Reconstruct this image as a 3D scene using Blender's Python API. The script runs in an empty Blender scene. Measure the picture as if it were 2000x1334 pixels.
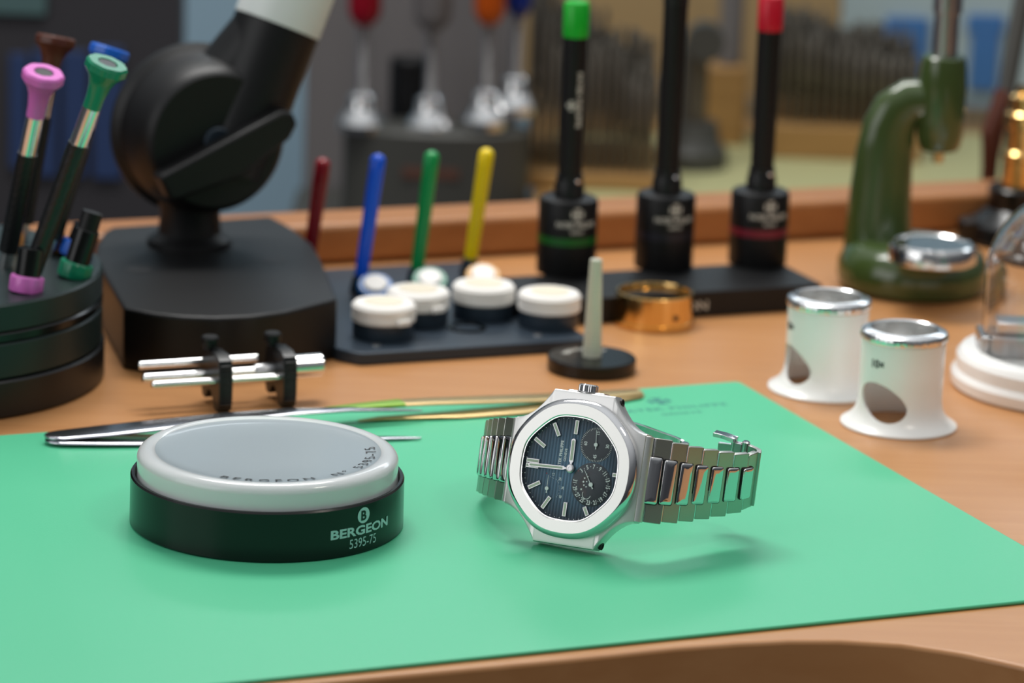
import bpy, bmesh, math, random
from mathutils import Vector, Matrix
random.seed(7)
PI = math.pi
S = 0.001                                   # all shapes below are written in millimetres
sc = bpy.context.scene
COL = sc.collection

# ------------------------------------------------------------------ camera
F_PX, TILT, ROLL, CAM_H, CAM_Y = 6930.0, math.radians(14.38), math.radians(2.22), 313.0, -1100.0
fw = Vector((0, math.cos(TILT), -math.sin(TILT)))
up0 = Vector((0, math.sin(TILT), math.cos(TILT)))
rt0 = Vector((1, 0, 0))
RT = math.cos(ROLL) * rt0 + math.sin(ROLL) * up0
UP = -math.sin(ROLL) * rt0 + math.cos(ROLL) * up0
CAM = Vector((0, CAM_Y, CAM_H))
cd = bpy.data.cameras.new('camera'); cam = bpy.data.objects.new('camera', cd); COL.objects.link(cam)
m = Matrix((RT, UP, -fw)).transposed().to_4x4(); m.translation = CAM * S
cam.matrix_world = m
cd.sensor_width = 36.0; cd.lens = F_PX * 36.0 / 2000.0
cd.clip_start = 0.02; cd.clip_end = 20.0
cd.dof.use_dof = True; cd.dof.focus_distance = 1.030; cd.dof.aperture_fstop = 11.5
cd.dof.aperture_blades = 0
sc.camera = cam

def ray(px, py):
    return fw + RT * ((px - 1000) / F_PX) + UP * ((667 - py) / F_PX)
def G(px, py, z=0.0):                       # point of height z seen at a place of the photograph
    d = ray(px, py); return CAM + d * ((z - CAM_H) / d.z)
def V(px, py, Y):                           # the same for a known distance into the room
    d = ray(px, py); return CAM + d * ((Y - CAM_Y) / d.y)

# ------------------------------------------------------------------ world, lights, exposure
def lin(c):
    c = c / 255.0
    return c / 12.92 if c <= 0.04045 else ((c + 0.055) / 1.055) ** 2.4
def rgb(r, g, b): return (lin(r), lin(g), lin(b), 1.0)

w = bpy.data.worlds.new('room_light'); sc.world = w; w.use_nodes = True
nt = w.node_tree; nt.nodes.clear()
tc = nt.nodes.new('ShaderNodeTexCoord'); sx = nt.nodes.new('ShaderNodeSeparateXYZ')
rp = nt.nodes.new('ShaderNodeValToRGB'); bg = nt.nodes.new('ShaderNodeBackground'); ou = nt.nodes.new('ShaderNodeOutputWorld')
nt.links.new(tc.outputs['Generated'], sx.inputs[0]); nt.links.new(sx.outputs['Z'], rp.inputs[0])
nt.links.new(rp.outputs[0], bg.inputs[0]); nt.links.new(bg.outputs[0], ou.inputs[0])
e = rp.color_ramp.elements
e[0].position = 0.0; e[0].color = (0.05, 0.052, 0.058, 1)
e[1].position = 1.0; e[1].color = (0.95, 0.98, 1.0, 1)
x = rp.color_ramp.elements.new(0.3); x.color = (0.17, 0.18, 0.19, 1)
bg.inputs[1].default_value = 0.6

def area(name, loc, tgt, sx_, sy_, power, col):
    l = bpy.data.lights.new(name, 'AREA'); l.shape = 'RECTANGLE'; l.size = sx_ * S; l.size_y = sy_ * S
    l.energy = power; l.color = col
    o = bpy.data.objects.new(name, l); COL.objects.link(o)
    o.location = Vector(loc) * S
    o.rotation_euler = (Vector(tgt) - Vector(loc)).to_track_quat('-Z', 'Y').to_euler()
    return o
area('overhead_softbox', (-110, 380, 780), (10, -40, 0), 480, 220, 4.5, (1.0, 0.98, 0.95))
area('window_light', (200, 1090, 440), (0, 0, 0), 900, 420, 3.9, (0.86, 0.94, 1.0))
area('left_softbox', (-960, -600, 440), (20, -80, 20), 900, 700, 2.3, (1.0, 1.0, 1.0))
area('bench_lamp', (330, -260, 620), (60, -60, 0), 110, 80, 0.45, (1.0, 0.93, 0.82))
sc.view_settings.view_transform = 'Standard'; sc.view_settings.look = 'None'
sc.view_settings.gamma = 1.0; sc.view_settings.exposure = 0.46; sc.view_settings.use_curve_mapping = False

# ------------------------------------------------------------------ materials
def setin(b, name, v):
    if name in b.inputs: b.inputs[name].default_value = v
def mat(name, col, rough=0.5, metal=0.0, **k):
    M = bpy.data.materials.new(name); M.use_nodes = True
    n = M.node_tree; b = n.nodes['Principled BSDF']
    setin(b, 'Base Color', col); setin(b, 'Roughness', rough); setin(b, 'Metallic', metal)
    if 'spec' in k: setin(b, 'Specular IOR Level', k['spec'])
    if 'trans' in k: setin(b, 'Transmission Weight', k['trans'])
    if 'ior' in k: setin(b, 'IOR', k['ior'])
    if 'coat' in k: setin(b, 'Coat Weight', k['coat']); setin(b, 'Coat Roughness', 0.08)
    if 'sss' in k:
        setin(b, 'Subsurface Weight', k['sss']); setin(b, 'Subsurface Radius', (1, 1, 1)); setin(b, 'Subsurface Scale', k.get('scale', 0.003))
    if 'aniso' in k: setin(b, 'Anisotropic', k['aniso'])
    if k.get('bump'):
        sc3, st, dist = k['bump']
        t = n.nodes.new('ShaderNodeTexCoord'); mp = n.nodes.new('ShaderNodeMapping'); mp.inputs['Scale'].default_value = sc3
        no = n.nodes.new('ShaderNodeTexNoise'); no.inputs['Scale'].default_value = 1.0; no.inputs['Detail'].default_value = 3
        bu = n.nodes.new('ShaderNodeBump'); bu.inputs['Strength'].default_value = st; bu.inputs['Distance'].default_value = dist
        n.links.new(t.outputs['Object'], mp.inputs[0]); n.links.new(mp.outputs[0], no.inputs['Vector'])
        n.links.new(no.outputs[0], bu.inputs['Height']); n.links.new(bu.outputs[0], b.inputs['Normal'])
        if 'var' in k:
            r_ = n.nodes.new('ShaderNodeMapRange'); r_.inputs['To Min'].default_value = max(0, rough - k['var']); r_.inputs['To Max'].default_value = rough + k['var']
            n.links.new(no.outputs[0], r_.inputs[0]); n.links.new(r_.outputs[0], b.inputs['Roughness'])
    return M

MT = {}
MT['mat_green'] = mat('mat_green', rgb(84, 192, 146), 0.40, bump=((1500, 1500, 1500), 0.12, 0.0002), spec=0.4)
MT['black_gloss'] = mat('black_gloss', rgb(10, 12, 12), 0.22, spec=0.4, bump=((300, 300, 300), 0.03, 0.0002))
MT['black_satin'] = mat('black_satin', rgb(16, 17, 19), 0.36, spec=0.45, bump=((1200, 1200, 1200), 0.1, 0.0001))
MT['black_rubber'] = mat('black_rubber', rgb(9, 10, 12), 0.45, spec=0.38, bump=((900, 900, 900), 0.15, 0.0002))
MT['black_block'] = mat('black_block', rgb(12, 12, 14), 0.45, spec=0.35)
MT['gunmetal'] = mat('gunmetal', rgb(48, 60, 72), 0.36, metal=0.3, bump=((900, 900, 900), 0.06, 0.0001))
MT['stand_green'] = mat('stand_green', rgb(30, 46, 46), 0.38, metal=0.25, bump=((900, 900, 900), 0.05, 0.0001))
MT['steel'] = mat('steel', (0.78, 0.78, 0.78, 1), 0.14, metal=1.0, bump=((200, 200, 200), 0.02, 0.0001))
MT['steel_dull'] = mat('steel_dull', (0.5, 0.5, 0.51, 1), 0.28, metal=1.0, bump=((100, 2000, 100), 0.05, 0.0001))
MT['tweezer_steel'] = mat('tweezer_steel', (0.42, 0.43, 0.47, 1), 0.2, metal=1.0, bump=((150, 150, 150), 0.04, 0.0001))
MT['watch_polish'] = mat('watch_polish', (0.72, 0.72, 0.73, 1), 0.05, metal=1.0, bump=((900, 900, 900), 0.015, 0.00005))
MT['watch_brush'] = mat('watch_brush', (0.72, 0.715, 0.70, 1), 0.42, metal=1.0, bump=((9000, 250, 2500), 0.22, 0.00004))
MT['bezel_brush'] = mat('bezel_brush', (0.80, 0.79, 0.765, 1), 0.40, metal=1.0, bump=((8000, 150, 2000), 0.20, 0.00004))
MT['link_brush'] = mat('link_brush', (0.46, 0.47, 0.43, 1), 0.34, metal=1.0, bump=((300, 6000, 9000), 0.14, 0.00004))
MT['brass'] = mat('brass', (0.80, 0.52, 0.20, 1), 0.17, metal=1.0, bump=((200, 200, 1500), 0.03, 0.0001))
MT['brass_dull'] = mat('brass_dull', (0.62, 0.46, 0.22, 1), 0.32, metal=1.0, bump=((200, 200, 200), 0.04, 0.0001))
MT['aluminium'] = mat('aluminium', (0.86, 0.87, 0.88, 1), 0.22, metal=1.0, bump=((500, 500, 500), 0.03, 0.0001))
MT['white_plastic'] = mat('white_plastic', rgb(250, 250, 247), 0.24, spec=0.5, sss=0.15, scale=0.004)
MT['lid_white'] = mat('lid_white', rgb(244, 240, 234), 0.45, sss=0.2, scale=0.004)
MT['lid_disc'] = mat('lid_disc', rgb(232, 222, 200), 0.5)
MT['white_paint'] = mat('white_paint', rgb(225, 232, 230), 0.35)
MT['print_white'] = mat('print_white', rgb(170, 205, 205), 0.5)
MT['print_grey'] = mat('print_grey', rgb(190, 188, 178), 0.5)
MT['print_black'] = mat('print_black', rgb(18, 18, 20), 0.5)
MT['print_green'] = mat('print_green', rgb(45, 130, 118), 0.5)
MT['pink'] = mat('pink', rgb(214, 112, 196), 0.3)
MT['green_anod'] = mat('green_anod', rgb(8, 128, 92), 0.25)
MT['blue_anod'] = mat('blue_anod', rgb(20, 96, 200), 0.28)
MT['brown_plastic'] = mat('brown_plastic', rgb(84, 38, 20), 0.4)
MT['amber'] = mat('amber', rgb(214, 150, 80), 0.3)
MT['red_pen'] = mat('red_pen', rgb(140, 14, 30), 0.25)
MT['blue_pen'] = mat('blue_pen', rgb(22, 88, 220), 0.25)
MT['green_pen'] = mat('green_pen', rgb(14, 150, 76), 0.25)
MT['yellow_pen'] = mat('yellow_pen', rgb(252, 218, 10), 0.25)
MT['cup_blue'] = mat('cup_blue', rgb(20, 100, 170), 0.35)
MT['cup_green'] = mat('cup_green', rgb(6, 120, 92), 0.35)
MT['cup_orange'] = mat('cup_orange', rgb(205, 150, 60), 0.35)
MT['cap_green'] = mat('cap_green', rgb(14, 175, 40), 0.35)
MT['cap_red'] = mat('cap_red', rgb(196, 8, 40), 0.35)
MT['band_green'] = mat('band_green', rgb(8, 92, 24), 0.4)
MT['band_red'] = mat('band_red', rgb(120, 20, 42), 0.4)
MT['band_navy'] = mat('band_navy', rgb(20, 20, 34), 0.4)
MT['peg_plastic'] = mat('peg_plastic', rgb(226, 226, 208), 0.3, trans=0.25, ior=1.45)
MT['press_green'] = mat('press_green', rgb(62, 80, 38), 0.18, coat=0.5)
MT['clear'] = mat('clear', (1, 1, 1, 1), 0.02, trans=1.0, ior=1.49)
MT['crystal'] = mat('crystal', (1, 1, 1, 1), 0.0, trans=1.0, ior=1.08, spec=0.2)
MT['gel'] = mat('gel', rgb(240, 245, 246), 0.32, trans=0.35, ior=1.38, sss=0.3, scale=0.008, coat=0.7)
MT['gel_top_shaded'] = mat('gel_top_shaded', rgb(186, 199, 205), 0.28, trans=0.4, ior=1.38, coat=0.3, bump=((60, 60, 60), 0.05, 0.0004))  # same gel, greyer: dimmer light on the top painted into the colour
MT['lume'] = mat('lume', rgb(182, 196, 174), 0.5)
MT['dial_black'] = mat('dial_black', rgb(36, 45, 52), 0.32, metal=0.3)
MT['moon_sky'] = mat('moon_sky', rgb(8, 9, 20), 0.3)
MT['dial_white'] = mat('dial_white', rgb(225, 232, 230), 0.5)
MT['dial_red'] = mat('dial_red', rgb(140, 40, 50), 0.5)
MT['wall_grey'] = mat('wall_grey', rgb(112, 108, 108), 0.7)
MT['wall_blue'] = mat('wall_blue', rgb(160, 190, 208), 0.7)
MT['panel_dark'] = mat('panel_dark', rgb(52, 50, 54), 0.6)
MT['panel_teal'] = mat('panel_teal', rgb(78, 106, 106), 0.6)
MT['panel_navy'] = mat('panel_navy', rgb(38, 60, 104), 0.6)
MT['panel_tan'] = mat('panel_tan', rgb(172, 146, 104), 0.7)
MT['paper_pale'] = mat('paper_pale', rgb(178, 176, 128), 0.6)
MT['panel_sky'] = mat('panel_sky', rgb(176, 196, 200), 0.6)
MT['panel_blue'] = mat('panel_blue', rgb(66, 120, 184), 0.6)
MT['stand_grey'] = mat('stand_grey', rgb(66, 66, 62), 0.5)
MT['screw_red'] = mat('screw_red', rgb(150, 10, 34), 0.3)
MT['screw_orange'] = mat('screw_orange', rgb(196, 84, 14), 0.3)
MT['faded_orange'] = mat('faded_orange', rgb(92, 58, 46), 0.6)
MT['screw_blue'] = mat('screw_blue', rgb(16, 44, 128), 0.3)
MT['bur_steel'] = mat('bur_steel', (0.16, 0.145, 0.12, 1), 0.45, metal=0.7)

def wood(name, c1, c2, rough, ang, scale=1.0):
    M = bpy.data.materials.new(name); M.use_nodes = True; n = M.node_tree; b = n.nodes['Principled BSDF']
    t = n.nodes.new('ShaderNodeTexCoord'); mp = n.nodes.new('ShaderNodeMapping')
    mp.inputs['Rotation'].default_value = (0, 0, -ang); mp.inputs['Scale'].default_value = (14 * scale, 160 * scale, 160 * scale)
    no = n.nodes.new('ShaderNodeTexNoise'); no.inputs['Scale'].default_value = 1.0; no.inputs['Detail'].default_value = 5
    no.inputs['Distortion'].default_value = 0.6
    n2 = n.nodes.new('ShaderNodeTexNoise'); n2.inputs['Scale'].default_value = 6.0
    r = n.nodes.new('ShaderNodeValToRGB'); r.color_ramp.elements[0].color = c1; r.color_ramp.elements[1].color = c2
    r.color_ramp.elements[0].position = 0.3; r.color_ramp.elements[1].position = 0.72
    mx = n.nodes.new('ShaderNodeMath'); mx.operation = 'MULTIPLY_ADD'; mx.inputs[1].default_value = 0.6
    sc2 = n.nodes.new('ShaderNodeMath'); sc2.operation = 'MULTIPLY'; sc2.inputs[1].default_value = 0.4
    n.links.new(t.outputs['Object'], mp.inputs[0]); n.links.new(mp.outputs[0], no.inputs['Vector']); n.links.new(t.outputs['Object'], n2.inputs['Vector'])
    n.links.new(n2.outputs[0], sc2.inputs[0]); n.links.new(no.outputs[0], mx.inputs[0]); n.links.new(sc2.outputs[0], mx.inputs[2])
    n.links.new(mx.outputs[0], r.inputs[0]); n.links.new(r.outputs[0], b.inputs['Base Color'])
    b.inputs['Roughness'].default_value = rough
    bu = n.nodes.new('ShaderNodeBump'); bu.inputs['Strength'].default_value = 0.05; bu.inputs['Distance'].default_value = 0.0003
    n.links.new(no.outputs[0], bu.inputs['Height']); n.links.new(bu.outputs[0], b.inputs['Normal'])
    return M
BENCH = math.radians(22.5)
MT['bench_wood'] = wood('bench_wood', rgb(182, 126, 76), rgb(196, 142, 92), 0.36, BENCH)
MT['rail_wood'] = wood('rail_wood', rgb(158, 102, 56), rgb(176, 120, 70), 0.36, BENCH)
MT['stand_wood'] = wood('stand_wood', rgb(150, 112, 62), rgb(176, 136, 82), 0.5, 0.2)

def dial_material():
    M = bpy.data.materials.new('dial_blue'); M.use_nodes = True; n = M.node_tree; b = n.nodes['Principled BSDF']
    t = n.nodes.new('ShaderNodeTexCoord')
    ln = n.nodes.new('ShaderNodeVectorMath'); ln.operation = 'LENGTH'
    r = n.nodes.new('ShaderNodeValToRGB')
    r.color_ramp.elements[0].position = 0.0; r.color_ramp.elements[0].color = rgb(84, 120, 146)
    r.color_ramp.elements[1].position = 1.0; r.color_ramp.elements[1].color = rgb(30, 42, 52)
    q = r.color_ramp.elements.new(0.55); q.color = rgb(62, 92, 114)
    dv = n.nodes.new('ShaderNodeMath'); dv.operation = 'DIVIDE'; dv.inputs[1].default_value = 0.0158
    sp = n.nodes.new('ShaderNodeSeparateXYZ')
    fr = n.nodes.new('ShaderNodeMath'); fr.operation = 'MULTIPLY'; fr.inputs[1].default_value = 2 * PI / 0.00098
    sn = n.nodes.new('ShaderNodeMath'); sn.operation = 'SINE'
    ab = n.nodes.new('ShaderNodeMath'); ab.operation = 'GREATER_THAN'; ab.inputs[1].default_value = -0.62
    cm = n.nodes.new('ShaderNodeMapRange'); cm.inputs['To Min'].default_value = 0.62; cm.inputs['To Max'].default_value = 1.0
    mx = n.nodes.new('ShaderNodeMix'); mx.data_type = 'RGBA'; mx.blend_type = 'MULTIPLY'; mx.inputs['Factor'].default_value = 1.0
    bu = n.nodes.new('ShaderNodeBump'); bu.inputs['Strength'].default_value = 0.3; bu.inputs['Distance'].default_value = 0.0001
    n.links.new(t.outputs['Object'], ln.inputs[0]); n.links.new(ln.outputs['Value'], dv.inputs[0]); n.links.new(dv.outputs[0], r.inputs[0])
    n.links.new(t.outputs['Object'], sp.inputs[0]); n.links.new(sp.outputs['Y'], fr.inputs[0]); n.links.new(fr.outputs[0], sn.inputs[0])
    n.links.new(sn.outputs[0], ab.inputs[0]); n.links.new(ab.outputs[0], cm.inputs[0])
    n.links.new(r.outputs[0], mx.inputs['A']); n.links.new(cm.outputs[0], mx.inputs['B'])
    n.links.new(mx.outputs['Result'], b.inputs['Base Color']); n.links.new(sn.outputs[0], bu.inputs['Height']); n.links.new(bu.outputs[0], b.inputs['Normal'])
    b.inputs['Roughness'].default_value = 0.40; b.inputs['Metallic'].default_value = 0.3
    return M
MT['dial'] = dial_material()

# ------------------------------------------------------------------ mesh helpers
def axes(p0, p1, xhint=None):               # matrix whose z runs from p0 to p1, origin at p0
    p0 = Vector(p0); z = (Vector(p1) - p0).normalized()
    h = Vector(xhint) if xhint else (Vector((1, 0, 0)) if abs(z.x) < 0.9 else Vector((0, 1, 0)))
    x_ = (h - z * h.dot(z)).normalized(); y_ = z.cross(x_)
    M = Matrix((x_, y_, z)).transposed().to_4x4(); M.translation = p0
    return M
def RZ(a): return Matrix.Rotation(a, 4, 'Z')
def T(*v): return Matrix.Translation(Vector(v))

class MB:
    def __init__(s): s.v = []; s.f = []
    def add(s, vs, fs, M=None):
        o = len(s.v)
        for p in vs:
            p = Vector(p); s.v.append(M @ p if M is not None else p)
        s.f += [tuple(i + o for i in f) for f in fs]
        return s
    def lathe(s, prof, M=None, n=48, a0=0.0, rfun=None):
        vs = []; fs = []; idx = []
        for r, z in prof:
            if r <= 1e-6: idx.append([len(vs)] * n); vs.append((0, 0, z))
            else:
                row = []
                for i in range(n):
                    a = a0 + 2 * PI * i / n; rr = r * (rfun(a, z) if rfun else 1)
                    row.append(len(vs)); vs.append((rr * math.cos(a), rr * math.sin(a), z))
                idx.append(row)
        for k in range(len(prof) - 1):
            A, B = idx[k], idx[k + 1]
            for i in range(n):
                j = (i + 1) % n
                q = [A[i], A[j], B[j], B[i]]; u = []
                for t_ in q:
                    if t_ not in u: u.append(t_)
                if len(u) >= 3: fs.append(tuple(u))
        return s.add(vs, fs, M)
    def cyl(s, r, z0, z1, M=None, n=48, c=0.0):
        if c: return s.lathe([(0, z0), (r - c, z0), (r, z0 + c), (r, z1 - c), (r - c, z1), (0, z1)], M, n)
        return s.lathe([(0, z0), (r, z0), (r, z1), (0, z1)], M, n)
    def prism(s, pts, z0, z1, M=None, c=0.0):
        n = len(pts)
        rings = [(z0, 0.0), (z1, 0.0)] if not c else [(z0, c), (z0 + c, 0), (z1 - c, 0), (z1, c)]
        cx = sum(p[0] for p in pts) / n; cy = sum(p[1] for p in pts) / n
        vs = []
        for z, ins in rings:
            for i, p in enumerate(pts):
                if ins:
                    d = Vector((p[0] - cx, p[1] - cy)); L = d.length
                    d = d * ((L - ins) / L) if L > 0 else d
                    vs.append((cx + d.x, cy + d.y, z))
                else: vs.append((p[0], p[1], z))
        fs = [tuple(range(n - 1, -1, -1)), tuple((len(rings) - 1) * n + i for i in range(n))]
        for k in range(len(rings) - 1):
            for i in range(n):
                j = (i + 1) % n; fs.append((k * n + i, k * n + j, (k + 1) * n + j, (k + 1) * n + i))
        return s.add(vs, fs, M)
    def box(s, x0, x1, y0, y1, z0, z1, M=None, c=0.0):
        return s.prism([(x0, y0), (x1, y0), (x1, y1), (x0, y1)], z0, z1, M)
    def tube(s, path, rad, n=16, flat=None, hint=(0, 0, 1)):   # rad: number or list; flat: scale of the second axis
        P_ = [Vector(p) for p in path]; vs = []; fs = []
        for k, p in enumerate(P_):
            t_ = (P_[min(k + 1, len(P_) - 1)] - P_[max(k - 1, 0)]).normalized()
            h = Vector(hint); x_ = t_.cross(h)
            if x_.length < 1e-4: x_ = Vector((1, 0, 0))
            x_.normalize(); y_ = x_.cross(t_)
            r = rad[k] if isinstance(rad, (list, tuple)) else rad
            fy = flat[k] if isinstance(flat, (list, tuple)) else (flat if flat is not None else 1.0)
            for i in range(n):
                a = 2 * PI * i / n; vs.append(p + x_ * r * math.cos(a) + y_ * r * fy * math.sin(a))
        for k in range(len(P_) - 1):
            for i in range(n):
                j = (i + 1) % n; fs.append((k * n + i, k * n + j, (k + 1) * n + j, (k + 1) * n + i))
        fs.append(tuple(range(n - 1, -1, -1))); fs.append(tuple((len(P_) - 1) * n + i for i in range(n)))
        return s.add(vs, fs)
    def torus(s, R, r, M=None, n=64, m_=12):
        vs = []; fs = []
        for i in range(n):
            a = 2 * PI * i / n
            for j in range(m_):
                b = 2 * PI * j / m_; q = R + r * math.cos(b); vs.append((q * math.cos(a), q * math.sin(a), r * math.sin(b)))
        for i in range(n):
            for j in range(m_):
                fs.append((i * m_ + j, ((i + 1) % n) * m_ + j, ((i + 1) % n) * m_ + (j + 1) % m_, i * m_ + (j + 1) % m_))
        return s.add(vs, fs, M)
    def obj(s, name, material, parent=None, loc=None, bev=0.0, seg=2, smooth=True, ang=32, sub=0, origin=None):
        me = bpy.data.meshes.new(name)
        o_ = Vector(origin) if origin is not None else Vector((0, 0, 0))
        me.from_pydata([tuple((v - o_) * S) for v in s.v], [], s.f); me.update()
        bm = bmesh.new(); bm.from_mesh(me)
        bmesh.ops.recalc_face_normals(bm, faces=bm.faces)
        lim = math.radians(ang)
        for f in bm.faces: f.smooth = smooth
        if smooth:
            for e_ in bm.edges:
                if len(e_.link_faces) == 2 and e_.calc_face_angle(0) > lim: e_.smooth = False
        bm.to_mesh(me); bm.free()
        me.materials.append(MT[material] if isinstance(material, str) else material)
        o = bpy.data.objects.new(name, me); COL.objects.link(o)
        if parent is not None: o.parent = parent
        if loc is not None: o.location = Vector(loc) * S
        elif origin is not None: o.location = o_ * S
        if bev:
            b = o.modifiers.new('bevel', 'BEVEL'); b.width = bev * S; b.segments = seg; b.limit_method = 'ANGLE'; b.angle_limit = math.radians(35)
            b.harden_normals = False
            for p in me.polygons: p.use_smooth = True
        if sub:
            q = o.modifiers.new('subsurf', 'SUBSURF'); q.levels = sub; q.render_levels = sub
        return o

def tag(o, label, cat=None, group=None, kind=None):
    if label: o['label'] = label
    if cat: o['category'] = cat
    if group: o['group'] = group
    if kind: o['kind'] = kind
    return o
def thing(name, loc, label, cat, group=None, rotz=0.0, M=None):
    o = bpy.data.objects.new(name, None); COL.objects.link(o); o.empty_display_size = 0.005
    o.location = Vector(loc) * S
    if M is not None: o.rotation_euler = M.to_euler()
    else: o.rotation_euler = (0, 0, rotz)
    return tag(o, label, cat, group)
def copy_tree(o, parent=None):
    c = o.copy(); COL.objects.link(c); c.parent = parent
    for ch in list(o.children): copy_tree(ch, c)
    return c

def text_geo(body, size, bold=0.0, sx=1.0, space=1.0):      # flat lettering in mm, centred
    cu = bpy.data.curves.new('lettering', 'FONT'); cu.body = body; cu.size = size * S * 1.36
    cu.align_x = 'CENTER'; cu.align_y = 'CENTER'; cu.offset = bold * S; cu.space_character = space; cu.resolution_u = 3
    ob = bpy.data.objects.new('lettering', cu); COL.objects.link(ob)
    dg = bpy.context.evaluated_depsgraph_get(); me = bpy.data.meshes.new_from_object(ob.evaluated_get(dg))
    vs = [Vector((v.co.x / S * sx, v.co.y / S, 0)) for v in me.vertices]; fs = [tuple(p.vertices) for p in me.polygons]
    bpy.data.objects.remove(ob); bpy.data.curves.remove(cu); bpy.data.meshes.remove(me)
    if vs:
        cx = (min(v.x for v in vs) + max(v.x for v in vs)) / 2; cy = (min(v.y for v in vs) + max(v.y for v in vs)) / 2
        vs = [Vector((v.x - cx, v.y - cy, 0)) for v in vs]
    return vs, fs
def put(mb, geo, fn):
    vs, fs = geo; return mb.add([fn(v) for v in vs], fs)
def on_cyl(r, a0, z0, dx=0, dy=0):          # wraps flat lettering on an upright cylinder of radius r around angle a0
    return lambda v: Vector((r * math.cos(a0 + (v.x + dx) / r), r * math.sin(a0 + (v.x + dx) / r), z0 + v.y + dy))
def cross_geo(sz):                          # four-lobed cross emblem
    vs = []; fs = []
    for k in range(4):
        a = k * PI / 2; R = Matrix.Rotation(a, 3, 'Z')
        pts = [(0.04, 0), (0.12, 0.12), (0.10, 0.30), (0.26, 0.34), (0.22, 0.46), (0.08, 0.44), (0, 0.52), (-0.08, 0.44), (-0.22, 0.46), (-0.26, 0.34), (-0.10, 0.30), (-0.12, 0.12), (-0.04, 0)]
        o = len(vs); vs += [R @ Vector((p[0] * sz, p[1] * sz, 0)) for p in pts]; fs.append(tuple(range(o, o + len(pts))))
    o = len(vs); vs += [Vector((0.14 * sz * math.cos(a), 0.14 * sz * math.sin(a), 0.01)) for a in [i * PI / 4 for i in range(8)]]; fs.append(tuple(range(o, o + 8)))
    return vs, fs
def disc_geo(r, n=40, hole=0.0):
    if not hole:
        return [Vector((r * math.cos(2 * PI * i / n), r * math.sin(2 * PI * i / n), 0)) for i in range(n)], [tuple(range(n))]
    vs = [Vector((q * math.cos(2 * PI * i / n), q * math.sin(2 * PI * i / n), 0)) for q in (r, hole) for i in range(n)]
    return vs, [(i, (i + 1) % n, n + (i + 1) % n, n + i) for i in range(n)]
def shift(geo, dx, dy, dz=0, rot=0):
    R = Matrix.Rotation(rot, 3, 'Z'); return [R @ v + Vector((dx, dy, dz)) for v in geo[0]], geo[1]

# ------------------------------------------------------------------ the bench, its back rail, the room behind
bx_, by_ = Vector((math.cos(BENCH), math.sin(BENCH), 0)), Vector((-math.sin(BENCH), math.cos(BENCH), 0))
bench = thing('workbench', (0, 0, 0), 'light brown wooden watchmaker workbench with curved cutout in front and raised back rail', 'workbench')
cut_px = [(120, 1395), (320, 1362), (480, 1346), (680, 1328), (880, 1309), (1060, 1292), (1200, 1278), (1320, 1265), (1440, 1256), (1540, 1251), (1640, 1251), (1760, 1258), (1880, 1276), (2000, 1302), (2120, 1336), (2260, 1390)]
cut = [G(a, b, 0) for a, b in cut_px]
poly = [(-480, -420), (cut[0].x - 50, -420)] + [(p.x, p.y) for p in cut] + [(cut[-1].x + 30, -330), (480, -330)]
r0, r1 = G(600, 440, 16), G(1600, 392, 16)
rd = (r1 - r0).normalized(); rn = Vector((-rd.y, rd.x, 0))
a_, b_ = r0 - rd * 190, r1 + rd * 190
q_, p_ = a_ + rn * 25 - rd * 150, b_ + rn * 25 + rd * 150
mb = MB(); mb.prism(poly + [(p_.x, p_.y), (q_.x, q_.y)], -32, 0); mb.obj('bench_top', 'bench_wood', bench, bev=1.2, seg=3)
mb = MB(); mb.prism([(p.x, p.y) for p in (a_, b_, b_ + rn * 26, a_ + rn * 26)], 0, 16)
mb.obj('back_rail', 'rail_wood', bench, bev=3.0, seg=4)

def slab(name, material, pA, pB, thick, z0, z1, label=None, cat=None, kind=None, parent=None, group=None):
    pA, pB = Vector((pA[0], pA[1], 0)), Vector((pB[0], pB[1], 0)); d = (pB - pA).normalized(); n_ = Vector((-d.y, d.x, 0)) * thick
    mb = MB(); mb.prism([(p.x, p.y) for p in (pA, pB, pB + n_, pA + n_)], z0, z1)
    o = mb.obj(name, material, parent, bev=0.6)
    if parent is None: tag(o, label, cat, group, kind)
    return o
def pxslab(name, material, x0, x1, Y, y0, y1, thick=6, **k):
    A = V(x0, (y0 + y1) / 2, Y); B = V(x1, (y0 + y1) / 2, Y); zt_ = V((x0 + x1) / 2, y0, Y).z; zb = V((x0 + x1) / 2, y1, Y).z
    return slab(name, material, A, B, thick, zb, zt_, **k)
slab('wall_back', 'wall_blue', (-600, 960), (700, 960), 20, -400, 500, kind='structure')
SH = -60.0                                   # lower shelf behind the bench
sA = V(1052, 300, 640); sB = V(2300, 300, 600)
mb = MB(); mb.prism([(sA.x, 560), (sB.x, 560), (sB.x, 950), (sA.x - 4, 950)], SH - 20, SH)
tag(mb.obj('back_shelf', 'stand_wood', bev=1), 'tan wooden shelf surface lying behind and below the raised bench rail', 'shelf')
lA, lB = V(560, 300, 640), V(1050, 300, 640)
mb = MB(); mb.prism([(lA.x, 600), (lB.x, 600), (lB.x, 735), (lA.x, 735)], -100, -78)
tag(mb.obj('lower_shelf', 'stand_grey', bev=1), 'dark low shelf under the grey oval screwdriver stand', 'shelf')
pA, pB, pC, pD = G(1085, 396, SH + .6), G(1960, 385, SH + .6), G(1960, 262, SH + .6), G(1080, 262, SH + .6)
mb = MB(); mb.prism([(p.x, p.y) for p in (pA, pB, pC, pD)], SH, SH + 0.8)
tag(mb.obj('pale_sheet', 'paper_pale'), 'pale yellow-green sheet lying on the shelf behind the rail', 'sheet')
dk = pxslab('cabinet', 'panel_dark', -90, 352, 720, -60, 520, 20, label='dark grey cabinet front behind the screwdriver carousel at far left', cat='cabinet')
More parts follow.
